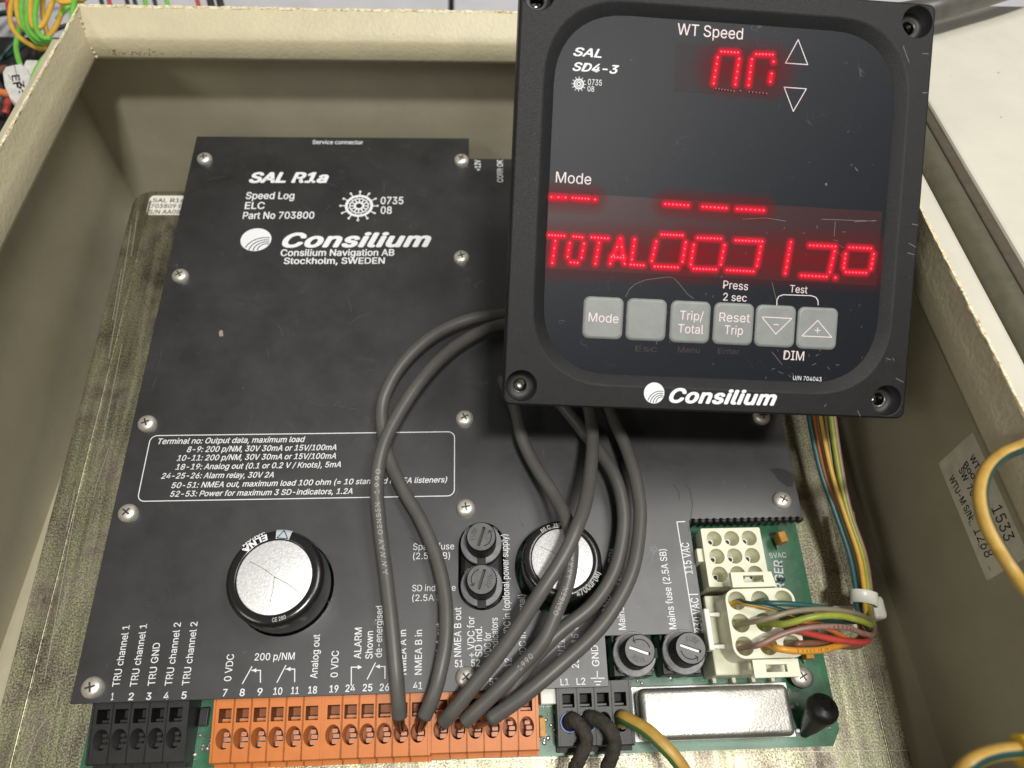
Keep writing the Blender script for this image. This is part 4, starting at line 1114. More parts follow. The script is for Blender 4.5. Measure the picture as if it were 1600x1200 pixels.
# scratches on the foil
hair(dpx, MD, memb, [[(980, 463), (985, 452), (995, 443), (1010, 437), (1030, 434), (1047, 432)], [(1047, 432), (1056, 434), (1066, 445), (1076, 458), (1086, 466)], [(1210, 440), (1215, 460), (1222, 485)],
                     [(1164, 341), (1200, 339), (1232, 344)], [(1288, 341), (1372, 344)], [(1170, 371), (1190, 373)], [(1310, 345), (1308, 368)], [(1340, 345), (1375, 343)], [(1210, 550), (1218, 560), (1226, 570)], [(1310, 390), (1322, 400)], [(1150, 478), (1180, 520)]], .7)
hs_ = []
for k in range(40):
    u, v = random.choice([(random.uniform(1150, 1370), random.uniform(335, 400)), (random.uniform(960, 1360), random.uniform(430, 590)), (random.uniform(1200, 1330), random.uniform(545, 590))]); a_ = random.uniform(0, 3.14); l = random.uniform(1.5, 8)
    hs_.append([(u, v), (u + l * math.cos(a_), v + l * math.sin(a_))])
hair(dpx, MD, memb, hs_, .6)
# keys
KM = []
for i, (u, v) in enumerate(((944, 496.5), (1012, 499.5), (1081, 503), (1149, 506), (1215, 509.5), (1281, 513))):
    c = dpx(u, v); w = (dpx(u + 31.5, v)[0] - dpx(u - 31.5, v)[0]) / 2; h = (dpx(u, v - 33)[1] - dpx(u, v + 33)[1]) / 2
    bm = bmesh.new()
    def kl(off, z): return [(x, y, z) for x, y in rrect(c[0] - w + off, c[1] - h + off, c[0] + w - off, c[1] + h - off, .22 - off * .5, 5)]
    R = loft(bm, [kl(0, 0), kl(.03, .035), kl(.09, .055)], MD, 0); bm.faces.new(R[-1])
    k = part('key', bm, KEY, disp); KM.append(k)
    def TK(s, a, b, hh): TD(s, a, b, hh, par=k, lift=.062, mt=INKP if s != 'x' else INK)
    if i == 0: TK('Mode', (920.5, 502), (967.5, 505), 14)
    if i == 2: TK('Trip/', (1064, 499), (1101, 501), 14); TK('Total', (1061, 520), (1101, 522), 14)
    if i == 3: TK('Reset', (1126, 502), (1174, 504), 14); TK('Trip', (1134, 522), (1163, 523.5), 14)
    if i == 4: strokes(dpx, MD, [[(1193, 495), (1240, 497.5), (1215, 522), (1193, 495)], [(1212, 507), (1219, 507.3)]], 1.3, INKP, k, lift=.062)
    if i == 5: strokes(dpx, MD, [[(1256, 525), (1303, 527), (1281, 500.5), (1256, 525)], [(1277, 516), (1284.5, 516.3)], [(1280.8, 512.3), (1280.5, 520)]], 1.3, INKP, k, lift=.062)
# lit digits: rows of points inside soft red light
def zp(x, y): return (780 + x / 2.2857, y / 2.2857)
def glow_seg(bm, lay, a, b, rad, h):
    a = Vector(a); b = Vector(b); d = b - a
    if d.length < 1e-4: d = Vector((1e-4, 0))
    u = d.normalized(); nn = Vector((-u.y, u.x)); ring = []; core = []
    for k in range(17):
        t = math.pi / 2 + math.pi * k / 16; ring.append((a + (u * math.cos(t) + nn * math.sin(t)) * rad, a))
    for k in range(17):
        t = -math.pi / 2 + math.pi * k / 16; ring.append((b + (u * math.cos(t) + nn * math.sin(t)) * rad, b))
    O = [bm.verts.new(DISP @ Vector((p.x, p.y, h))) for p, _ in ring]
    va = bm.verts.new(DISP @ Vector((a.x, a.y, h))); vb = bm.verts.new(DISP @ Vector((b.x, b.y, h)))
    va[lay] = 1.0; vb[lay] = 1.0
    for i in range(16): bm.faces.new((O[i], O[i + 1], va))
    for i in range(17, 33): bm.faces.new((O[i], O[i + 1], vb))
    bm.faces.new((O[16], O[17], vb, va)); bm.faces.new((O[33], O[0], va, vb))
def digit(segs, name='lit_digit', dim=False, rad=12):
    bm = bmesh.new(); lay = bm.verts.layers.float.new('glow'); h = -.195
    for k, (p, q, nd) in enumerate(segs):
        A1, B1 = dpx(*zp(*p)), dpx(*zp(*q))
        r = rad / 2.2857 / 44 * 1.7
        glow_seg(bm, lay, A1, B1, .03 if dim else r, h + .0012 * k)
    nf = len(bm.faces)
    for (p, q, nd) in segs:
        A1, B1 = Vector(dpx(*zp(*p))), Vector(dpx(*zp(*q)))
        for i in range(nd):
            c = A1.lerp(B1, i / max(nd - 1, 1))
            bmesh.ops.create_circle(bm, cap_ends=True, segments=8, radius=.026, matrix=DISP @ Matrix.Translation((c.x, c.y, h + .022)))
    bm.faces.ensure_lookup_table()
    for f in bm.faces[nf:]: f.material_index = 1
    part(name, bm, [HALO_DIM if dim else HALO, DOT_DIM if dim else DOT], disp)
HALO_SOFT = led_glow(); HALO_SOFT.name = 'led_scatter'
for n in HALO_SOFT.node_tree.nodes:
    if n.type == 'EMISSION': n.inputs[0].default_value = (.75, .05, .06, 1); n.inputs[1].default_value = 0.42
    if n.type == 'MATH': n.operation = 'MULTIPLY'; n.inputs[1].default_value = 0.45
bm = bmesh.new(); lay = bm.verts.layers.float.new('glow')
for k, (a_, b_, r_) in enumerate((((190, 893), (700, 905), 1.15), ((690, 905), (1330, 932), 1.15), ((190, 702), (340, 708), .6), ((600, 726), (950, 745), .6), ((800, 235), (975, 245), 1.1))):
    glow_seg(bm, lay, dpx(*zp(*a_)), dpx(*zp(*b_)), r_, -.2035 + .0008 * k)
tag(part('scattered_glow', bm, HALO_SOFT, disp), kind='stuff')
digit([((800, 177), (860, 180), 6), ((787, 198), (772, 292), 5), ((864, 203), (850, 295), 5)])
digit([((780, 310), (845, 320), 7)], 'faint_digit_segment', True, 9)
digit([((925, 186), (985, 188), 6), ((910, 205), (898, 298), 5), ((988, 213), (988, 214), 1), ((981, 256), (976, 285), 2)])
digit([((900, 322), (962, 328), 6), ((868, 318), (869, 318), 1)], 'faint_digit_segment', True, 9)
digit([((188, 700), (240, 702), 3), ((265, 703), (322, 707), 6), ((345, 709), (346, 709), 1)], 'lit_bar')
for a_, b_ in (((598, 725), (680, 730)), ((733, 735), (818, 740)), ((857, 743), (952, 748))): digit([(a_, b_, 7)], 'lit_bar')
digit([((180, 837), (235, 840), 6), ((203, 858), (192, 938), 4)])
digit([((268, 842), (300, 845), 4), ((255, 866), (247, 915), 3), ((306, 868), (297, 918), 3), ((258, 935), (283, 937), 3)])
digit([((333, 845), (392, 849), 6), ((360, 865), (347, 940), 4)])
digit([((437, 850), (400, 940), 4), ((437, 850), (452, 940), 4), ((405, 916), (448, 919), 5)])
digit([((488, 853), (478, 925), 4), ((474, 943), (520, 946), 5)])
digit([((585, 835), (660, 838), 8), ((566, 860), (550, 930), 4), ((672, 863), (660, 933), 4), ((560, 950), (643, 953), 8)])
digit([((715, 847), (798, 850), 8), ((701, 872), (690, 943), 4), ((811, 873), (798, 943), 4), ((700, 958), (780, 961), 8)])
digit([((852, 856), (947, 860), 9), ((942, 878), (928, 948), 4), ((820, 963), (915, 968), 9)])
digit([((1050, 862), (1030, 975), 6)])
digit([((1118, 874), (1210, 878), 8), ((1207, 895), (1190, 970), 4), ((1088, 982), (1178, 987), 8)])
digit([((1210, 990), (1211, 990), 1)], 'lit_point')
digit([((1260, 881), (1338, 885), 7), ((1348, 905), (1338, 958), 4), ((1247, 905), (1240, 955), 4), ((1248, 970), (1320, 973), 7)])
disc_logo(dpx, DISP, (1022, 614), 16, 16.5, bz, INK, BEZEL, lift=.008)
text_on(dpx, DISP, 'Consilium', (1045, 628), (1213, 633), 21, INK, bz, shear=.32, bold=.03, space=1.06, lift=.008)
hair(dpx, DISP, bz, [[(1395, 560), (1397, 563)], [(1400, 591), (1411, 597)], [(1385, 560), (1391, 562)], [(1340, 642), (1344, 650)], [(1288, 635), (1291, 632)], [(1441, 84), (1450, 84)], [(1441, 145), (1449, 145)], [(1336, 262), (1340, 267)], [(1425, 350), (1434, 352)], [(1420, 380), (1430, 386)], [(1418, 395), (1428, 398)], [(1411, 72), (1420, 97)]], 1.0, lift=.006)

# ------------------------------------------------------------------ grey cables
def gpts(L_): return [W(u, v, z) for u, v, z in L_]
RC = .25
GC = 'grey cables between the display and the terminals'
def grey(pts, label, bare=None, target=None):
    o, path = cable('grey_cable', gpts(pts), RC, GREYC, label, 'cable', GC, seg=20, n=10)
    end = path[-1]; d = (path[-1] - path[-4]).normalized()
    bm = bmesh.new()
    tgt = target
    for k in range(11):
        a_ = 2 * math.pi * k / 11; rr = RC * random.uniform(.25, .7)
        off = Vector((math.cos(a_) * rr, math.sin(a_) * rr * .6, 0))
        m1 = end.lerp(tgt, .45) + off * .9 + Vector((random.uniform(-.05, .05), 0, .1))
        add_tube(bm, [end + off - d * .1, m1, tgt + off * .45 + Vector((0, 0, -.15))], .035, 5, 4)
    part('bare_strands', bm, COPPER, o)
    return o, path
PO = POLES
c1_, path1 = grey([(860, 484, 2.8), (785, 491, 2.85), (741, 497, 3.0), (701, 511, 3.1), (665, 533, 3.2), (632, 565, 3.2), (608, 602, 3.1), (596, 645, 2.9), (605, 708, 2.8), (628, 762, 2.9), (656, 810, 3.0), (681, 868, 3.1), (695, 930, 3.2), (697, 990, 3.3), (690, 1040, 3.3), (678, 1085, 3.1), (663, 1120, 2.7)],
     'grey cable making the widest loop left of the display, ending at pole 41', target=PO['o2'][5] + Vector((0, 0, -.1)))
c2_, path2 = grey([(860, 498, 2.8), (790, 506, 3.0), (748, 520, 3.2), (703, 548, 3.5), (660, 592, 3.8), (624, 645, 3.9), (598, 700, 3.9), (589, 760, 3.7), (594, 830, 3.5), (603, 900, 3.4), (611, 970, 3.4), (618, 1040, 3.3), (622, 1090, 3.0), (624, 1120, 2.6)],
     'grey cable with pale print crossing over its neighbour, ending one pole left of pole 41', target=PO['o2'][4] + Vector((0, 0, -.1)))
c3_, path3 = grey([(785, 590, 3.2), (806, 640, 3.3), (816, 685, 3.2), (836, 727, 3.2), (864, 771, 3.5), (886, 815, 4.2), (893, 855, 4.4), (888, 905, 4.3), (872, 950, 4.1), (848, 1002, 3.8), (815, 1040, 3.5), (779, 1077, 3.3), (747, 1108, 3.0), (726, 1128, 2.7)],
     'grey cable printed with pale letters running over the smaller capacitor disc', target=PO['o3'][1] + Vector((0, 0, -.1)))
c4_, path4 = grey([(905, 590, 3.6), (921, 640, 3.7), (926, 690, 3.9), (922, 740, 4.2), (914, 788, 4.8), (902, 822, 5.1), (888, 855, 5.1), (870, 887, 5.0), (845, 925, 4.8), (815, 972, 4.4), (780, 1022, 4.0), (743, 1068, 3.6), (709, 1110, 3.1), (693, 1128, 2.7)],
     'uppermost grey cable, crossing over the smaller capacitor to the first pole of its block', target=PO['o3'][0] + Vector((0, 0, -.1)))
c5_, path5 = grey([(850, 600, 3.0), (885, 641, 3.0), (910, 672, 3.0), (940, 710, 3.1), (963, 750, 3.2), (974, 800, 3.2), (971, 850, 3.2), (956, 900, 3.2), (925, 946, 3.2), (875, 987, 3.1), (833, 1030, 3.0), (804, 1072, 2.8), (790, 1100, 2.6)],
     'grey cable on the inner side of the right-hand loop, its end hidden by its neighbour', target=PO['o3'][3] + Vector((0, 0, -.1)))
c6_, path6 = grey([(925, 590, 3.1), (950, 641, 3.2), (970, 680, 3.3), (987, 725, 3.4), (997, 770, 3.5), (1000, 815, 3.6), (990, 885, 3.7), (963, 944, 3.7), (927, 992, 3.7), (872, 1042, 3.7), (817, 1088, 3.5), (766, 1124, 3.0)],
     'outermost grey cable of the right-hand loop, ending flat across the orange terminals', target=PO['o3'][2] + Vector((0, 0, -.1)))
def cable_print(o, path, s, i0, i1, side, h=.17):
    """small letters standing along the jacket"""
    fr = frames(path)
    Lp = [0.0]
    for i in range(1, len(path)): Lp.append(Lp[-1] + (path[i] - path[i - 1]).length)
    s0, s1 = Lp[i0], Lp[i1]
    me = text_mesh(s, 0, 0.0, 1.15)
    xs = [v.co.x for v in me.vertices]; x0, x1 = min(xs), max(xs); sy = h / cap_height()
    for v in me.vertices:
        t = (v.co.x - x0) / (x1 - x0)
        if side < 0: t = 1 - t
        ss = s0 + (s1 - s0) * t
        i = 0
        while i < len(Lp) - 2 and Lp[i + 1] < ss: i += 1
        k = (ss - Lp[i]) / (Lp[i + 1] - Lp[i]); p = path[i].lerp(path[i + 1], k); tan = (path[i + 1] - path[i]).normalized()
        toc = (CAM - p); toc = (toc - tan * toc.dot(tan)).normalized(); b = tan.cross(toc)
        ang = (v.co.y * sy - h / 2) / RC * side
        v.co = p + (toc * math.cos(ang) + b * -math.sin(ang) * 1) * (RC + .004)
    part('printed_text', me, GREYPRINT, o)
cable_print(c2_, path2, '1990', 66, 72, -1)
cable_print(c2_, path2, 'OENSEN', 74, 81, -1)
cable_print(c2_, path2, 'AWWAY', 82, 90, -1)
cable_print(c3_, path3, 'OENSEN', 73, 82, -1)
cable_print(c3_, path3, 'AWWAY', 62, 70, -1)
cable_print(c3_, path3, '1990', 95, 101, -1)

# ------------------------------------------------------------------ mains wires, bottom
b4 = PO['b4']
def st2(p): return p + Vector((0, 0, .1))
for i, (pole, pts, lab_) in enumerate(((b4[0], [(893, 1124, 2.15), (903, 1130, 2.4), (914, 1145, 2.5), (916, 1162, 2.4), (907, 1182, 2.2), (897, 1205, 1.8), (880, 1260, 1.2)], 'sooty dark sleeved wire in the leftmost pole of the mains block'),
                                       (b4[1], [(921, 1122, 2.15), (936, 1126, 2.5), (952, 1138, 2.7), (960, 1156, 2.6), (957, 1178, 2.3), (948, 1205, 1.8), (940, 1260, 1.2)], 'sooty dark sleeved wire in the second pole of the mains block'))):
    P = [pole + Vector((0, 0, -.1))] + gpts(pts)
    bm = bmesh.new(); pth = add_tube(bm, P, .235, 14, 8, rfun=lambda t: 1 + .03 * math.sin(9 * t) + .015 * math.sin(31 * t))
    for v in bm.verts: v.co += Vector((random.gauss(0, .012), random.gauss(0, .012), random.gauss(0, .012)))
    w = part('sooty_wire', bm, BRAID); tag(w, lab_, 'wire', 'mains wires')
    bm = bmesh.new(); ctr = pole + Vector((0, .02, 0))
    add_lathe(bm, [(.18, -.3), (.235, .12), (.30, .22), (.325, .20), (.32, .14)], Matrix.Translation(ctr + Vector((0, 0, .02))), 24, [0, 0, 1, 1, 1], cap1=False)
    part('ferrule_collar', bm, [BLUE, PALEB], w)
P = [b4[3] + Vector((0, 0, -.2))] + gpts([(973, 1121, 2.2), (988, 1128, 2.6), (1012, 1142, 3.0), (1036, 1164, 3.2), (1056, 1186, 3.2), (1075, 1215, 3.0), (1110, 1290, 2.5)])
cable('earth_wire', P, .235, [YELP, GREEN], 'yellow and green earth wire in the rightmost pole of the mains block', 'wire', 'mains wires', seg=18, stripe=(13, 14, 15))

# ------------------------------------------------------------------ wiring loom to the plug
tie_c = W(1349, 944, 2.6)
loom = [ # name, material, stripe, cavity(i,j), z, bundle offset px, label, upper path start px
    ('teal_wire', [TEAL], (1, 0), -15, 'dark teal wire on the left side of the loom', (1262, 640)),
    ('orange_wire', [ORW], (2, 1), -10, 'plain orange wire beside the teal wire in the loom', (1270, 640)),
    ('grey_wire', [GRYW], (0, 1), -6, 'grey wire curving over the top of the plug', (1290, 640)),
    ('tiger_print_wire', [YEL, DGREEN], (0, 0), 1, 'yellow and dark green printed wire in the middle of the loom', (1280, 640)),
    ('olive_wire', [OLV], (1, 1), 7, 'bright olive green wire arching across the plug', (1297, 640)),
    ('mauve_wire', [PINKB], (0, 2), 12, 'mauve brown wire on the right side of the loom', (1302, 640)),
]
hxy = {}
for i in range(3):
    for j in range(3): hxy[(i, j)] = Vector((*sp3(i, j), ZQ - .75))
def wire_path(cav, off, start, zmid, exitp, arr):
    up = [(start[0], start[1] - 40, 3.6), (start[0], start[1], 3.3), (start[0] + (1318 + off - start[0]) * .45, 730, 2.8), (1318 + off * .9, 800, 2.4), (1340 + off * .9, 865, 2.2), (1349 + off * .85, 915, 2.15), (1351 + off * .8, 950, 2.15)]
    up = [(u, v, z + .16 * math.sin(off * 1.3) - (.15 if off == -10 else 0)) for u, v, z in up]
    P = gpts(up) + gpts(exitp) + gpts(arr) 
    h = hxy[cav]
    P += [h + Vector((.12, -.0, .62)), h]
    return P
cfgs = {
 'teal_wire': ([(1352, 975, 2.3)], [(1330, 962, 3.0), (1290, 950, 3.9), (1240, 944, 4.3), (1200, 942, 4.25)]),
 'orange_wire': ([(1354, 995, 2.2)], [(1330, 1000, 2.8), (1300, 985, 3.4), (1270, 975, 3.8)]),
 'grey_wire': ([(1362, 968, 2.8)], [(1335, 958, 3.8), (1290, 952, 4.4), (1240, 955, 4.7), (1195, 968, 4.5)]),
 'tiger_print_wire': ([(1358, 985, 2.6)], [(1345, 972, 3.3), (1300, 970, 4.0), (1250, 962, 4.3), (1200, 948, 4.45), (1168, 943, 4.2)]),
 'olive_wire': ([(1362, 975, 3.1)], [(1345, 970, 4.0), (1310, 962, 4.7), (1270, 964, 4.9), (1225, 975, 4.5)]),
 'mauve_wire': ([(1365, 988, 2.8)], [(1350, 990, 3.7), (1320, 980, 4.4), (1270, 980, 4.7), (1225, 990, 4.6), (1185, 1008, 4.4)]),
}
for nm, mats_, cav, off, lab_, start in loom:
    ex, arr = cfgs[nm]
    P = wire_path(cav, off, start, 0, ex, arr)
    cable(nm, P, .095 if nm != 'olive_wire' else .115, mats_, lab_, 'wire', 'coloured wires of the loom', seg=10, n=8, stripe=(1, 2, 3) if len(mats_) > 1 else None, twist=5.0 if len(mats_) > 1 else 0)
for nm, m_, cav, arr, lab_ in (('red_wire', REDW, (2, 1), [(1352, 960, 1.9), (1356, 992, 2.3), (1350, 1003, 3.0), (1310, 1000, 3.6), (1265, 990, 3.9), (1240, 983, 3.9)], 'red wire running below the olive wire into the plug'),
                              ('brown_wire', BRNW, (2, 2), [(1346, 962, 1.8), (1349, 1000, 1.9), (1330, 1010, 2.6), (1280, 1005, 3.4), (1250, 1006, 3.8)], 'brown wire behind the amber wire at the lower right of the plug'),
                              ('amber_wire', YORG, (1, 2), [(1343, 962, 1.7), (1345, 995, 1.8), (1325, 1004, 2.8), (1285, 1015, 3.9), (1245, 1017, 4.3), (1215, 1013, 4.3)], 'amber wire with dark print, lowest of the wires at the plug')):
    P = gpts([(1330, 800, 2.0), (1345, 900, 1.9)] + arr) + [hxy[cav] + Vector((.1, 0, .6)), hxy[cav]]
    o, pth = cable(nm, P, .115, m_, lab_, 'wire', 'coloured wires of the loom', seg=10)
# tiny dark print along three of the wires
def tick_print(target, lab_px, z, n, mt=INKB, w=.02):
    bm = bmesh.new(); P = catmull(gpts(lab_px), 8)
    Ls = [0]
    for i in range(1, len(P)): Ls.append(Ls[-1] + (P[i] - P[i - 1]).length)
    for k in range(n):
        s = Ls[-1] * (k + random.uniform(-.2, .2) + .5) / n; i = 0
        while i < len(Ls) - 2 and Ls[i + 1] < s: i += 1
        p = P[i].lerp(P[i + 1], max(0, min(1, (s - Ls[i]) / (Ls[i + 1] - Ls[i])))); t = (P[i + 1] - P[i]).normalized(); toc = (CAM - p); toc = (toc - t * toc.dot(t)).normalized(); b = t.cross(toc)
        c = p + toc * (.118)
        l = random.uniform(.035, .06)
        for dd in ((b, t, l, w * .5), (t, b, l * .6, w * .5)) if random.random() < .6 else ((b, t, l, w * .5),):
            a0, a1, x, y = dd
            cc = c + t * random.uniform(-.02, .02)
            bm.faces.new([bm.verts.new(cc + q) for q in (-a0 * x - a1 * y, a0 * x - a1 * y, a0 * x + a1 * y, -a0 * x + a1 * y)])
    part('printed_marks', bm, mt, target)
tick_print(bpy.data.objects['amber_wire'], [(1325, 1004, 2.8), (1285, 1015, 3.9), (1245, 1017, 4.3), (1215, 1013, 4.3)], 0, 22)
tick_print(bpy.data.objects['mauve_wire'], [(1350, 990, 3.7), (1320, 980, 4.4), (1290, 979.5, 4.6)], 0, 12)
# cable clip
clip = empty('cable_clip', tuple(tie_c), 'white nylon clip strapped around the loom on the zinc plate', 'cable clip')
bm = bmesh.new()
cc = W(1350, 935, 2.15)
dirn = (W(1350, 950, 2.15) - W(1349, 915, 2.15)).normalized()
sd = Vector((1, 0, 0)) - dirn * dirn.x; sd.normalize(); n3 = sd.cross(dirn)
FM = frame(cc, sd, n3 if n3.z > 0 else -n3, dirn)
bm = bmesh.new()
lo_ = [(.50 * math.cos(2 * math.pi * i / 28), .36 * math.sin(2 * math.pi * i / 28)) for i in range(28)]
li_ = [(.43 * math.cos(2 * math.pi * i / 28), .29 * math.sin(2 * math.pi * i / 28)) for i in range(28)]
loft(bm, [[(x, y, -.24) for x, y in lo_], [(x, y, .24) for x, y in lo_], [(x, y, .24) for x, y in li_], [(x, y, -.24) for x, y in li_], [(x, y, -.24) for x, y in lo_]], FM)
part('strap', bm, NYLON_W, clip)
bm = bmesh.new()
c = W(1345, 955, 1.6); add_box(bm, (c.x - .72, c.y - .55, 0.0), (c.x + .2, c.y + .35, .9), None, .1, 3)
c = W(1366, 945, 2.0); add_box(bm, (c.x - .1, c.y - .5, .9), (c.x + .45, c.y + .35, 2.0), None, .16, 3)
part('clip_base', bm, NYLON_W, clip)

# ------------------------------------------------------------------ thick yellow and green wires at the right
o, _ = cable('thick_earth_wire', gpts([(1720, 640, 11), (1650, 668, 11.5), (1602, 695, 12), (1566, 711, 12), (1542, 734, 12), (1532, 765, 12), (1534, 796, 12), (1544, 826, 12), (1560, 856, 12), (1586, 896, 12), (1624, 948, 11.5), (1700, 1040, 10)]), .18, [YELP, DGREEN],
      'thick yellow earth wire with a dark green stripe looping in front of the paper label', 'wire', 'thick earth wires at the right', seg=24, stripe=(16, 17, 18, 19, 20, 21, 22))
o, _ = cable('thick_earth_wire', gpts([(1480, 1290, 11), (1492, 1230, 11.5), (1512, 1196, 12), (1548, 1178, 12), (1592, 1172, 12), (1640, 1172, 12)]), .175, [YELP, DGREEN],
      'thick yellow and green earth wire crimped into a yellow lug at the lower right corner', 'wire', 'thick earth wires at the right', seg=20, stripe=(18, 19, 0))
bm = bmesh.new(); add_tube(bm, gpts([(1592, 1172, 12), (1640, 1174, 12), (1700, 1176, 12)]), .33, 20, 4); part('lug', bm, BAND, o)

# ------------------------------------------------------------------ behind and beside
cable('power_tube', gpts([(1250, 40, 8), (1380, 28, 8.5), (1460, 14, 9), (1530, -6, 9), (1620, -36, 9), (1750, -90, 9)]), .55, GREYTUBE, 'dark grey tube lying across the white door behind the display', 'tube', seg=20)
# tangle at the upper left
TG = 'green and yellow wires tangled behind the enclosure'
def far(L_): return [W(u, v, z) for u, v, z in L_]
tw = [
 ('yellow_wire', YEL, [(30, -40, 3), (17, 10, 3), (18, 40, 3), (35, 62, 3), (62, 76, 3), (76, 72, 3), (72, 45, 3.5), (66, 15, 4), (72, -30, 4)], 'yellow wire forming the outermost loop of the tangle'),
 ('yellow_wire', YEL, [(50, -30, 4.5), (48, 10, 4.5), (50, 38, 4.5), (60, 44, 4.5), (70, 34, 4.5), (78, 15, 4.5), (90, -20, 4.5)], 'yellow wire forming the inner loop of the tangle'),
 ('yellow_wire', YEL, [(85, -30, 5), (90, 0, 5), (110, 3, 5), (135, -5, 5), (150, -30, 5)], 'yellow wire arching along the top edge'),
 ('yellow_wire', YEL, [(100, -20, 4), (98, 12, 4), (88, 40, 4), (76, 58, 4), (74, 72, 4)], 'yellow wire slanting down beside the rim corner'),
 ('yellow_wire', YEL, [(28, -20, 3.6), (26, 12, 3.6), (32, 36, 3.6), (44, 47, 3.6), (60, 40, 3.6)], 'yellow wire crossing the green loops low'),
 ('green_wire', LGRN, [(44, -40, 3.8), (34, 10, 3.8), (38, 40, 3.8), (55, 64, 3.8), (74, 70, 3.8)], 'light green wire in the left loop of the tangle'),
 ('green_wire', LGRN, [(55, -40, 4.2), (44, 10, 4.2), (44, 40, 4.2), (58, 60, 4.2), (78, 66, 4.2)], 'light green wire in the middle loop of the tangle'),
 ('green_wire', LGRN, [(68, -40, 4.6), (56, 10, 4.6), (56, 42, 4.6), (66, 58, 4.6), (80, 60, 4.6)], 'light green wire in the right loop of the tangle'),
 ('green_wire', LGRN, [(120, -30, 5.5), (112, 30, 5.5), (100, 62, 5.4), (75, 85, 5), (58, 108, 5), (48, 135, 5), (40, 165, 5)], 'light green wire bending down along the rim past the white plug'),
 ('green_wire', LGRN, [(34, 10, 3), (30, 45, 3), (25, 70, 3), (28, 90, 3.4), (33, 104, 3.6)], 'light green wire entering the top of the white plug'),
 ('green_wire', LGRN, [(150, -30, 4), (130, -2, 4), (122, 8, 4), (105, 12, 4), (90, 30, 4)], 'light green wire beside the rim corner'),
]
for nm, m_, pts, lab_ in tw: cable(nm, far(pts), .125, m_, lab_, 'wire', TG, seg=10, n=6)
for k, (u, m_) in enumerate(((160, DGREEN), (172, REDW), (200, DARKW), (212, DGREEN), (228, LGRN), (243, DGREEN), (262, LGRN), (310, REDW), (330, DARKW), (345, DARKW))):
    cable('background_wire', far([(u - 20, -70, 2), (u - 4, -8, 2), (u + 6, 30, 1.5), (u + 18, 70, 1)]), .12 if k < 8 else .2, m_, ['dark green wire beyond the rear rim near the corner', 'dark red wire beyond the rear rim near the corner', 'dark wire beyond the rear rim', 'deep green wire beyond the rear rim', 'light green wire beyond the rear rim', 'deep green wire right of a light green one beyond the rim', 'light green wire farthest right beyond the rim', 'red wire beyond the rear rim', 'thick black wire beyond the rear rim, left one', 'thick black wire beyond the rear rim, right one'][k], 'wire', 'wires lying beyond the rear rim', seg=8, n=4)
# heap of dark leads below the tangle
bm = bmesh.new()
for k in range(95):
    u, v = random.uniform(-160, 70), random.uniform(-60, 330)
    z = random.uniform(-2.6, 1.5); a_ = random.uniform(0, 6.28); l = random.uniform(30, 90)
    cv = random.uniform(-1.2, 1.2)
    pts = []
    for j in range(5):
        t = j / 4 * l; pts.append((u + t * math.cos(a_ + cv * j / 4), v + t * math.sin(a_ + cv * j / 4), z + random.uniform(-.3, .3)))
    if max(p[0] + max(0, (p[1] - 90)) * .7 for p in pts) > 118: continue
    P = [W(*p) for p in pts]
    if max(q.x for q in P) > -5.2: continue
    f0 = len(bm.faces); add_tube(bm, P, random.choice((.12, .12, .18, .3)), 8, 4); bm.faces.ensure_lookup_table()
    mi = random.choice((0, 0, 0, 1, 2, 0, 3))
    for f in bm.faces[f0:]: f.material_index = mi
tag(part('lead_heap', bm, [DARKW, REDW, DGREEN, BRNW]), 'heap of dark, red and green leads on the bench left of the enclosure', 'cables', kind='stuff')
tag(part('dark_mat', box_bm((-60, 12, -3.2), (-5.5, 39.5, -2.9), None, .1), mat('dark_cloth', (0.02, 0.018, 0.018), .9, bump=.5, bscale=2, var=.5, vscale=.5)), 'dark mat under the tangle of wires at the left', 'mat')
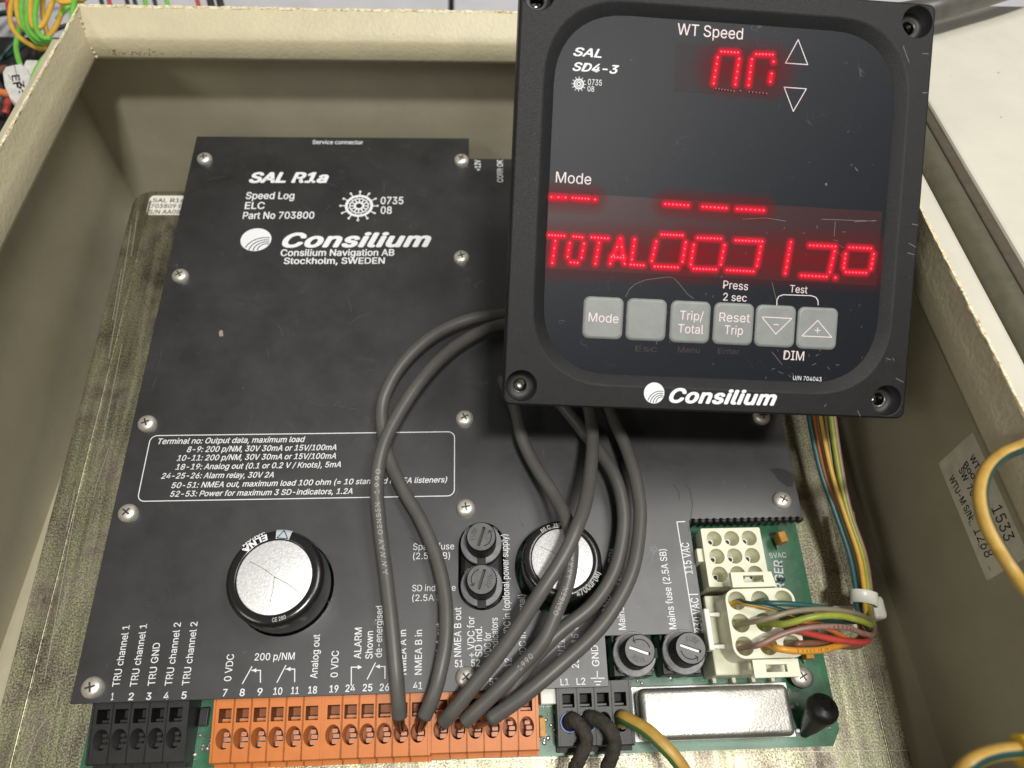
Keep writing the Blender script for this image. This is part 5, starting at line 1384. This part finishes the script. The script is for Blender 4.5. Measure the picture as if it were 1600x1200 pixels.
# white mains plug with handwriting
pc = W(28, 130, 4.0)
pl = empty('mains_plug', tuple(pc), 'worn white plastic plug with black handwriting among the wires at the upper left', 'plug')
zz = 4.0
ol = [zpx(zz)(u, v) for u, v in ((3, 112), (8, 103), (20, 100), (33, 98), (43, 108), (54, 128), (50, 150), (41, 163), (25, 164), (15, 155), (6, 135))]
cx_, cy_ = sum(p[0] for p in ol) / len(ol), sum(p[1] for p in ol) / len(ol)
bm = bmesh.new()
def sc(f_, z): return [(cx_ + (x - cx_) * f_, cy_ + (y - cy_) * f_, z) for x, y in ol]
R = loft(bm, [sc(1.0, zz - 1.6), sc(1.0, zz - .15), sc(.93, zz)], None, 0, smooth=False); bm.faces.new(R[-1]); bm.faces.new(R[0])
bmesh.ops.recalc_face_normals(bm, faces=bm.faces)
part('body', bm, PLUGW, pl)
MZ4 = Matrix.Translation((0, 0, zz))
text_on(zpx(zz), MZ4, 'EF', (18, 118), (22, 140), 12, INKB, pl, lift=.01, bold=.015, shear=.1); text_on(zpx(zz), MZ4, '3:', (27, 128), (30, 146), 10, INKB, pl, lift=.01, bold=.015)
strokes(zpx(zz), MZ4, [[(13, 117), (17, 124)], [(22, 100), (27, 120), (38, 152)]], .8, INKB, pl, lift=.01)
part('screwed_side', box_bm((-.1, -.5, 0), (.5, .5, .3), Matrix.Translation(W(44, 112, 3.6)), .08), PLUGW, pl)
cable('orange_wire', far([(-60, 140, 2), (-10, 143, 2), (8, 146, 2), (20, 148, 2)]), .2, ORW, 'short orange wire at the left edge beside the white plug', 'wire', seg=8)
# light hairs / lint scratches on the zinc
strokes(zpx(.012), Matrix.Identity(4), [[(205, 352), (196, 410), (170, 560)], [(190, 420), (176, 500)], [(190, 540), (160, 690)], [(215, 330), (205, 400)], [(128, 740), (70, 1060)], [(118, 760), (104, 830)], [(1360, 990), (1385, 1090), (1412, 1200)], [(1230, 1175), (1420, 1172)], [(40, 1195), (60, 1140), (75, 1120)], [(650, 1187), (880, 1184), (1000, 1182)], [(170, 700), (150, 760), (146, 780)]], .8, mat('bright_scratch', (0.75, 0.73, 0.6), .35, .6), mp_t, .012, 'scratch')
def mark(pts, mt, parent):
    bm = bmesh.new()
# ------------------------------------------------------------------ centimetres to metres
for me in bpy.data.meshes:
    if me.users: me.transform(Matrix.Scale(0.01, 4))
for o in COL.objects:
    if o.type in ('MESH', 'EMPTY'):
        o.location = o.location * 0.01
for me in list(bpy.data.meshes):
    if me.users == 0: bpy.data.meshes.remove(me)
